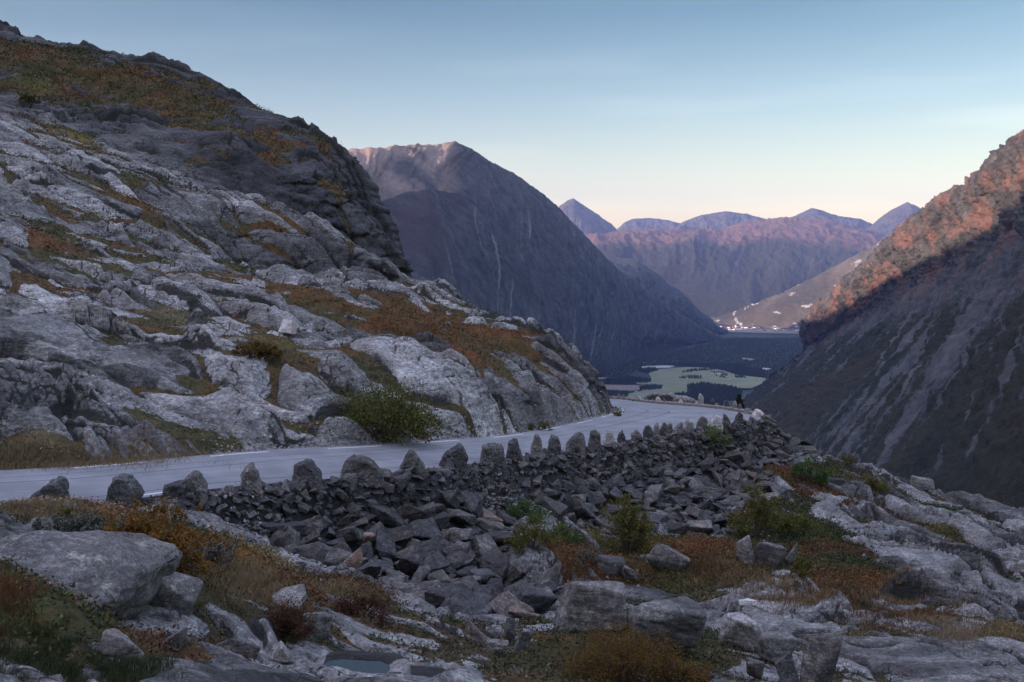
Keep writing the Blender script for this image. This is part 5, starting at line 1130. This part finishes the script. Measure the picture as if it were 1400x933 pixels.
field('brown stubble field left of the meadows', [(826, 526), (881, 527), (871, 535), (828, 533)], G2)
field('thin grey field left of the meadows', [(818, 516), (860, 517), (859, 519), (818, 518.5)], G2)
field('small pale clearing far up the valley', [(1043, 503), (1055, 504), (1050, 506), (1042, 505)], G3)
field('distant strip field in the dark valley', [(1014, 489), (1033, 491), (1027, 493), (1015, 491.5)], G2)
field('sunlit pale flats by the far town', [(980, 452.5), (1005, 450.5), (1050, 452.5), (1110, 453), (1112, 456.5), (1050, 456), (1003, 454.5)], G2)
def forest(label, polys, n_per, hgt, cols, sd, out=None):
    r_ = np.random.default_rng(sd); Vs = []; Fs = []; nb = 0
    for poly, n in polys:
        P = np.array([vp(px, py, FZ)[:2] for px, py in poly]); lo, hi = P.min(0), P.max(0); q = r_.uniform(lo, hi, (n * 3, 2)); q = q[inside(q[:, 0], q[:, 1], P)][:n]
        if out is not None:
            for O_ in out: q = q[~inside(q[:, 0], q[:, 1], np.array([vp(a, b_, FZ)[:2] for a, b_ in O_]))]
        k = len(q); h_ = hgt * r_.uniform(.6, 1.25, k); w_ = h_ * r_.uniform(.22, .38, k); th = np.linspace(0, 2 * math.pi, 6, endpoint=False)
        ring = np.stack([q[:, 0, None] + w_[:, None] * np.cos(th), q[:, 1, None] + w_[:, None] * np.sin(th), np.full((k, 6), FZ - 6)], -1)
        tip = np.stack([q[:, 0], q[:, 1], FZ - 4 + h_], -1)[:, None]
        V = np.concatenate([ring, tip], 1).reshape(-1, 3); f = np.array([[i, (i + 1) % 6, 6] for i in range(6)]); Fc = (np.arange(k)[:, None, None] * 7 + f[None]).reshape(-1, 3) + nb; nb += len(V); Vs.append(V); Fs.append(Fc)
    o = new_mesh('forest', np.concatenate(Vs), np.concatenate(Fs), False, None, leaf_mat('forest_' + str(sd), cols)); tag(o, label, 'forest', kind='stuff')
DKF = [(.010, .018, .010), (.018, .028, .014), (.014, .022, .012), (.03, .035, .016)]
forest('dark spruce woods around the valley meadows', [([(939, 527), (960, 524), (1001, 529), (1015, 534), (1012, 548), (985, 546), (940, 538)], 1700), ([(916, 541), (935, 537), (960, 541), (990, 548), (985, 556), (920, 553)], 1200), ([(826, 519), (860, 516), (890, 519), (890, 523), (862, 525), (826, 526)], 900), ([(874, 530), (885, 527), (906, 528), (904, 532), (876, 534)], 300),
        ([(932, 509), (945, 506), (975, 504), (980, 506), (950, 508), (934, 510)], 160), ([(900, 500), (930, 497), (1000, 498), (1045, 506), (1048, 516), (1010, 512), (985, 505), (940, 501)], 2200), ([(870, 506), (895, 503), (900, 507), (885, 510)], 200), ([(928, 516.5), (944, 514.5), (960, 515), (960, 518), (944, 518), (930, 517.5)], 110), ([(972, 509), (985, 508), (996, 512), (994, 517), (984, 518)], 60), ([(1005, 514.5), (1018, 515.5), (1020, 517), (1006, 516.5)], 50)], 0, 17, DKF, 1)
forest('mixed dark woods filling the valley floor', [([(800, 500), (860, 492), (930, 478), (1000, 462), (1110, 462), (1100, 500), (1050, 520), (1010, 512), (940, 500), (870, 505), (860, 515), (815, 515)], 12000), ([(820, 533), (868, 536), (856, 545), (840, 552), (815, 550)], 900)], 0, 13, [(.016, .026, .014), (.03, .042, .018), (.05, .052, .024), (.02, .028, .016)], 2, [MAIN, [(877, 501), (928, 499), (915, 503), (878, 504)], [(1043, 503), (1055, 504), (1050, 506), (1042, 505)], [(1014, 489), (1033, 491), (1027, 493), (1015, 491.5)]])
# buildings
def plain(name, c_):
    m, t, b = mat(name); g = N(t, 'ShaderNodeNewGeometry'); t.links.new(ramp(t, noise_(t, g.outputs['Position'], .3, 4, .6), [(.3, tuple(v * .85 for v in c_)), (.7, c_)]), b.inputs['Base Color']); return m
WALLS = [plain('white_house_wall', (.75, .74, .70)), plain('red_house_wall', (.30, .06, .04)), plain('ochre_house_wall', (.5, .35, .15))]; ROOFS = [plain('dark_roof_tiles', (.06, .06, .065)), plain('red_roof_tiles', (.20, .07, .05))]
def house_mesh(l, w_, h_, rf, wm, rm):
    V = [(-l, -w_, -4), (l, -w_, -4), (l, w_, -4), (-l, w_, -4), (-l, -w_, h_), (l, -w_, h_), (l, w_, h_), (-l, w_, h_), (-l, 0, h_ + rf), (l, 0, h_ + rf)]
    e = 1.06; V += [(-l * e, -w_ * 1.12, h_ - rf * .1), (l * e, -w_ * 1.12, h_ - rf * .1), (l * e, 0, h_ + rf + .3), (-l * e, 0, h_ + rf + .3), (l * e, w_ * 1.12, h_ - rf * .1), (-l * e, w_ * 1.12, h_ - rf * .1)]
    Fc = [(0, 1, 5, 4), (1, 2, 6, 5), (2, 3, 7, 6), (3, 0, 4, 7), (4, 8, 7, 4), (5, 6, 9, 5), (10, 11, 12, 13), (13, 12, 14, 15)]
    me = bpy.data.meshes.new('house'); me.from_pydata(V, [], [tuple(dict.fromkeys(f)) for f in Fc]); me.materials.append(wm); me.materials.append(rm)
    me.polygons[6].material_index = 1; me.polygons[7].material_index = 1; me.update(); return me
HM = [house_mesh(7, 4.5, 6, 3.2, WALLS[0], ROOFS[0]), house_mesh(9, 5, 6.5, 3.5, WALLS[0], ROOFS[1]), house_mesh(6, 4.5, 5, 3, WALLS[2], ROOFS[0]), house_mesh(12, 7, 7, 3.5, WALLS[1], ROOFS[0]), house_mesh(16, 8, 9, 4, WALLS[0], ROOFS[0])]
def house(me, px, py, label, group, z=FZ - 1, cat='house', s=1.0, pos=None):
    p = pos or vp(px, py, z); o = bpy.data.objects.new('house', me); col.objects.link(o); o.location = p; o.rotation_euler = (0, 0, random.uniform(-.9, .9)); o.scale = (s, s, s); tag(o, label, cat, group)
for px, py, k, s, lb in [(985, 512.2, 4, 1.5, 'large white farmhouse in the middle of the meadows'), (991, 513, 3, 1.3, 'red barn touching the large white farmhouse'), (974, 511, 0, 1.2, 'small white farmhouse left of the large one'), (979, 512, 1, 1.0, 'small red-roofed house between the two white farmhouses'), (993, 515.5, 0, 1.0, 'low white shed below the red barn'), (1012, 515.5, 0, 1.1, 'lone white farmhouse right of the farm cluster'), (996, 527, 0, .9, 'tiny white hut at the edge of the spruce wood'), (944, 517, 3, 1.0, 'red barn in the tree clump left of the farms'), (938, 516.8, 0, .9, 'small white house in the tree clump left of the farms'), (869, 536, 0, 1.2, 'small white house below the brown stubble field'), (1035, 521, 0, .9, 'small hut at the right end of the meadow')]:
    house(HM[k], px, py, lb, 'farm buildings on the valley meadows', s=s)
rt = np.random.default_rng(12)
for i in range(230):
    px = 972 + 133 * rt.random() ** .9; dy = abs(rt.normal(0, 1.0)); py = 451.2 - dy * 2.2 + (px - 970) * .012
    p = vp(px, max(py, 447.5), FZ - 1)
    house(HM[int(rt.choice([0, 0, 1, 2, 4]))], px, py, 'pale house of the sunlit far town at the mouth of the valley', 'houses of the far town', s=float(rt.uniform(1.0, 1.9)), pos=p)
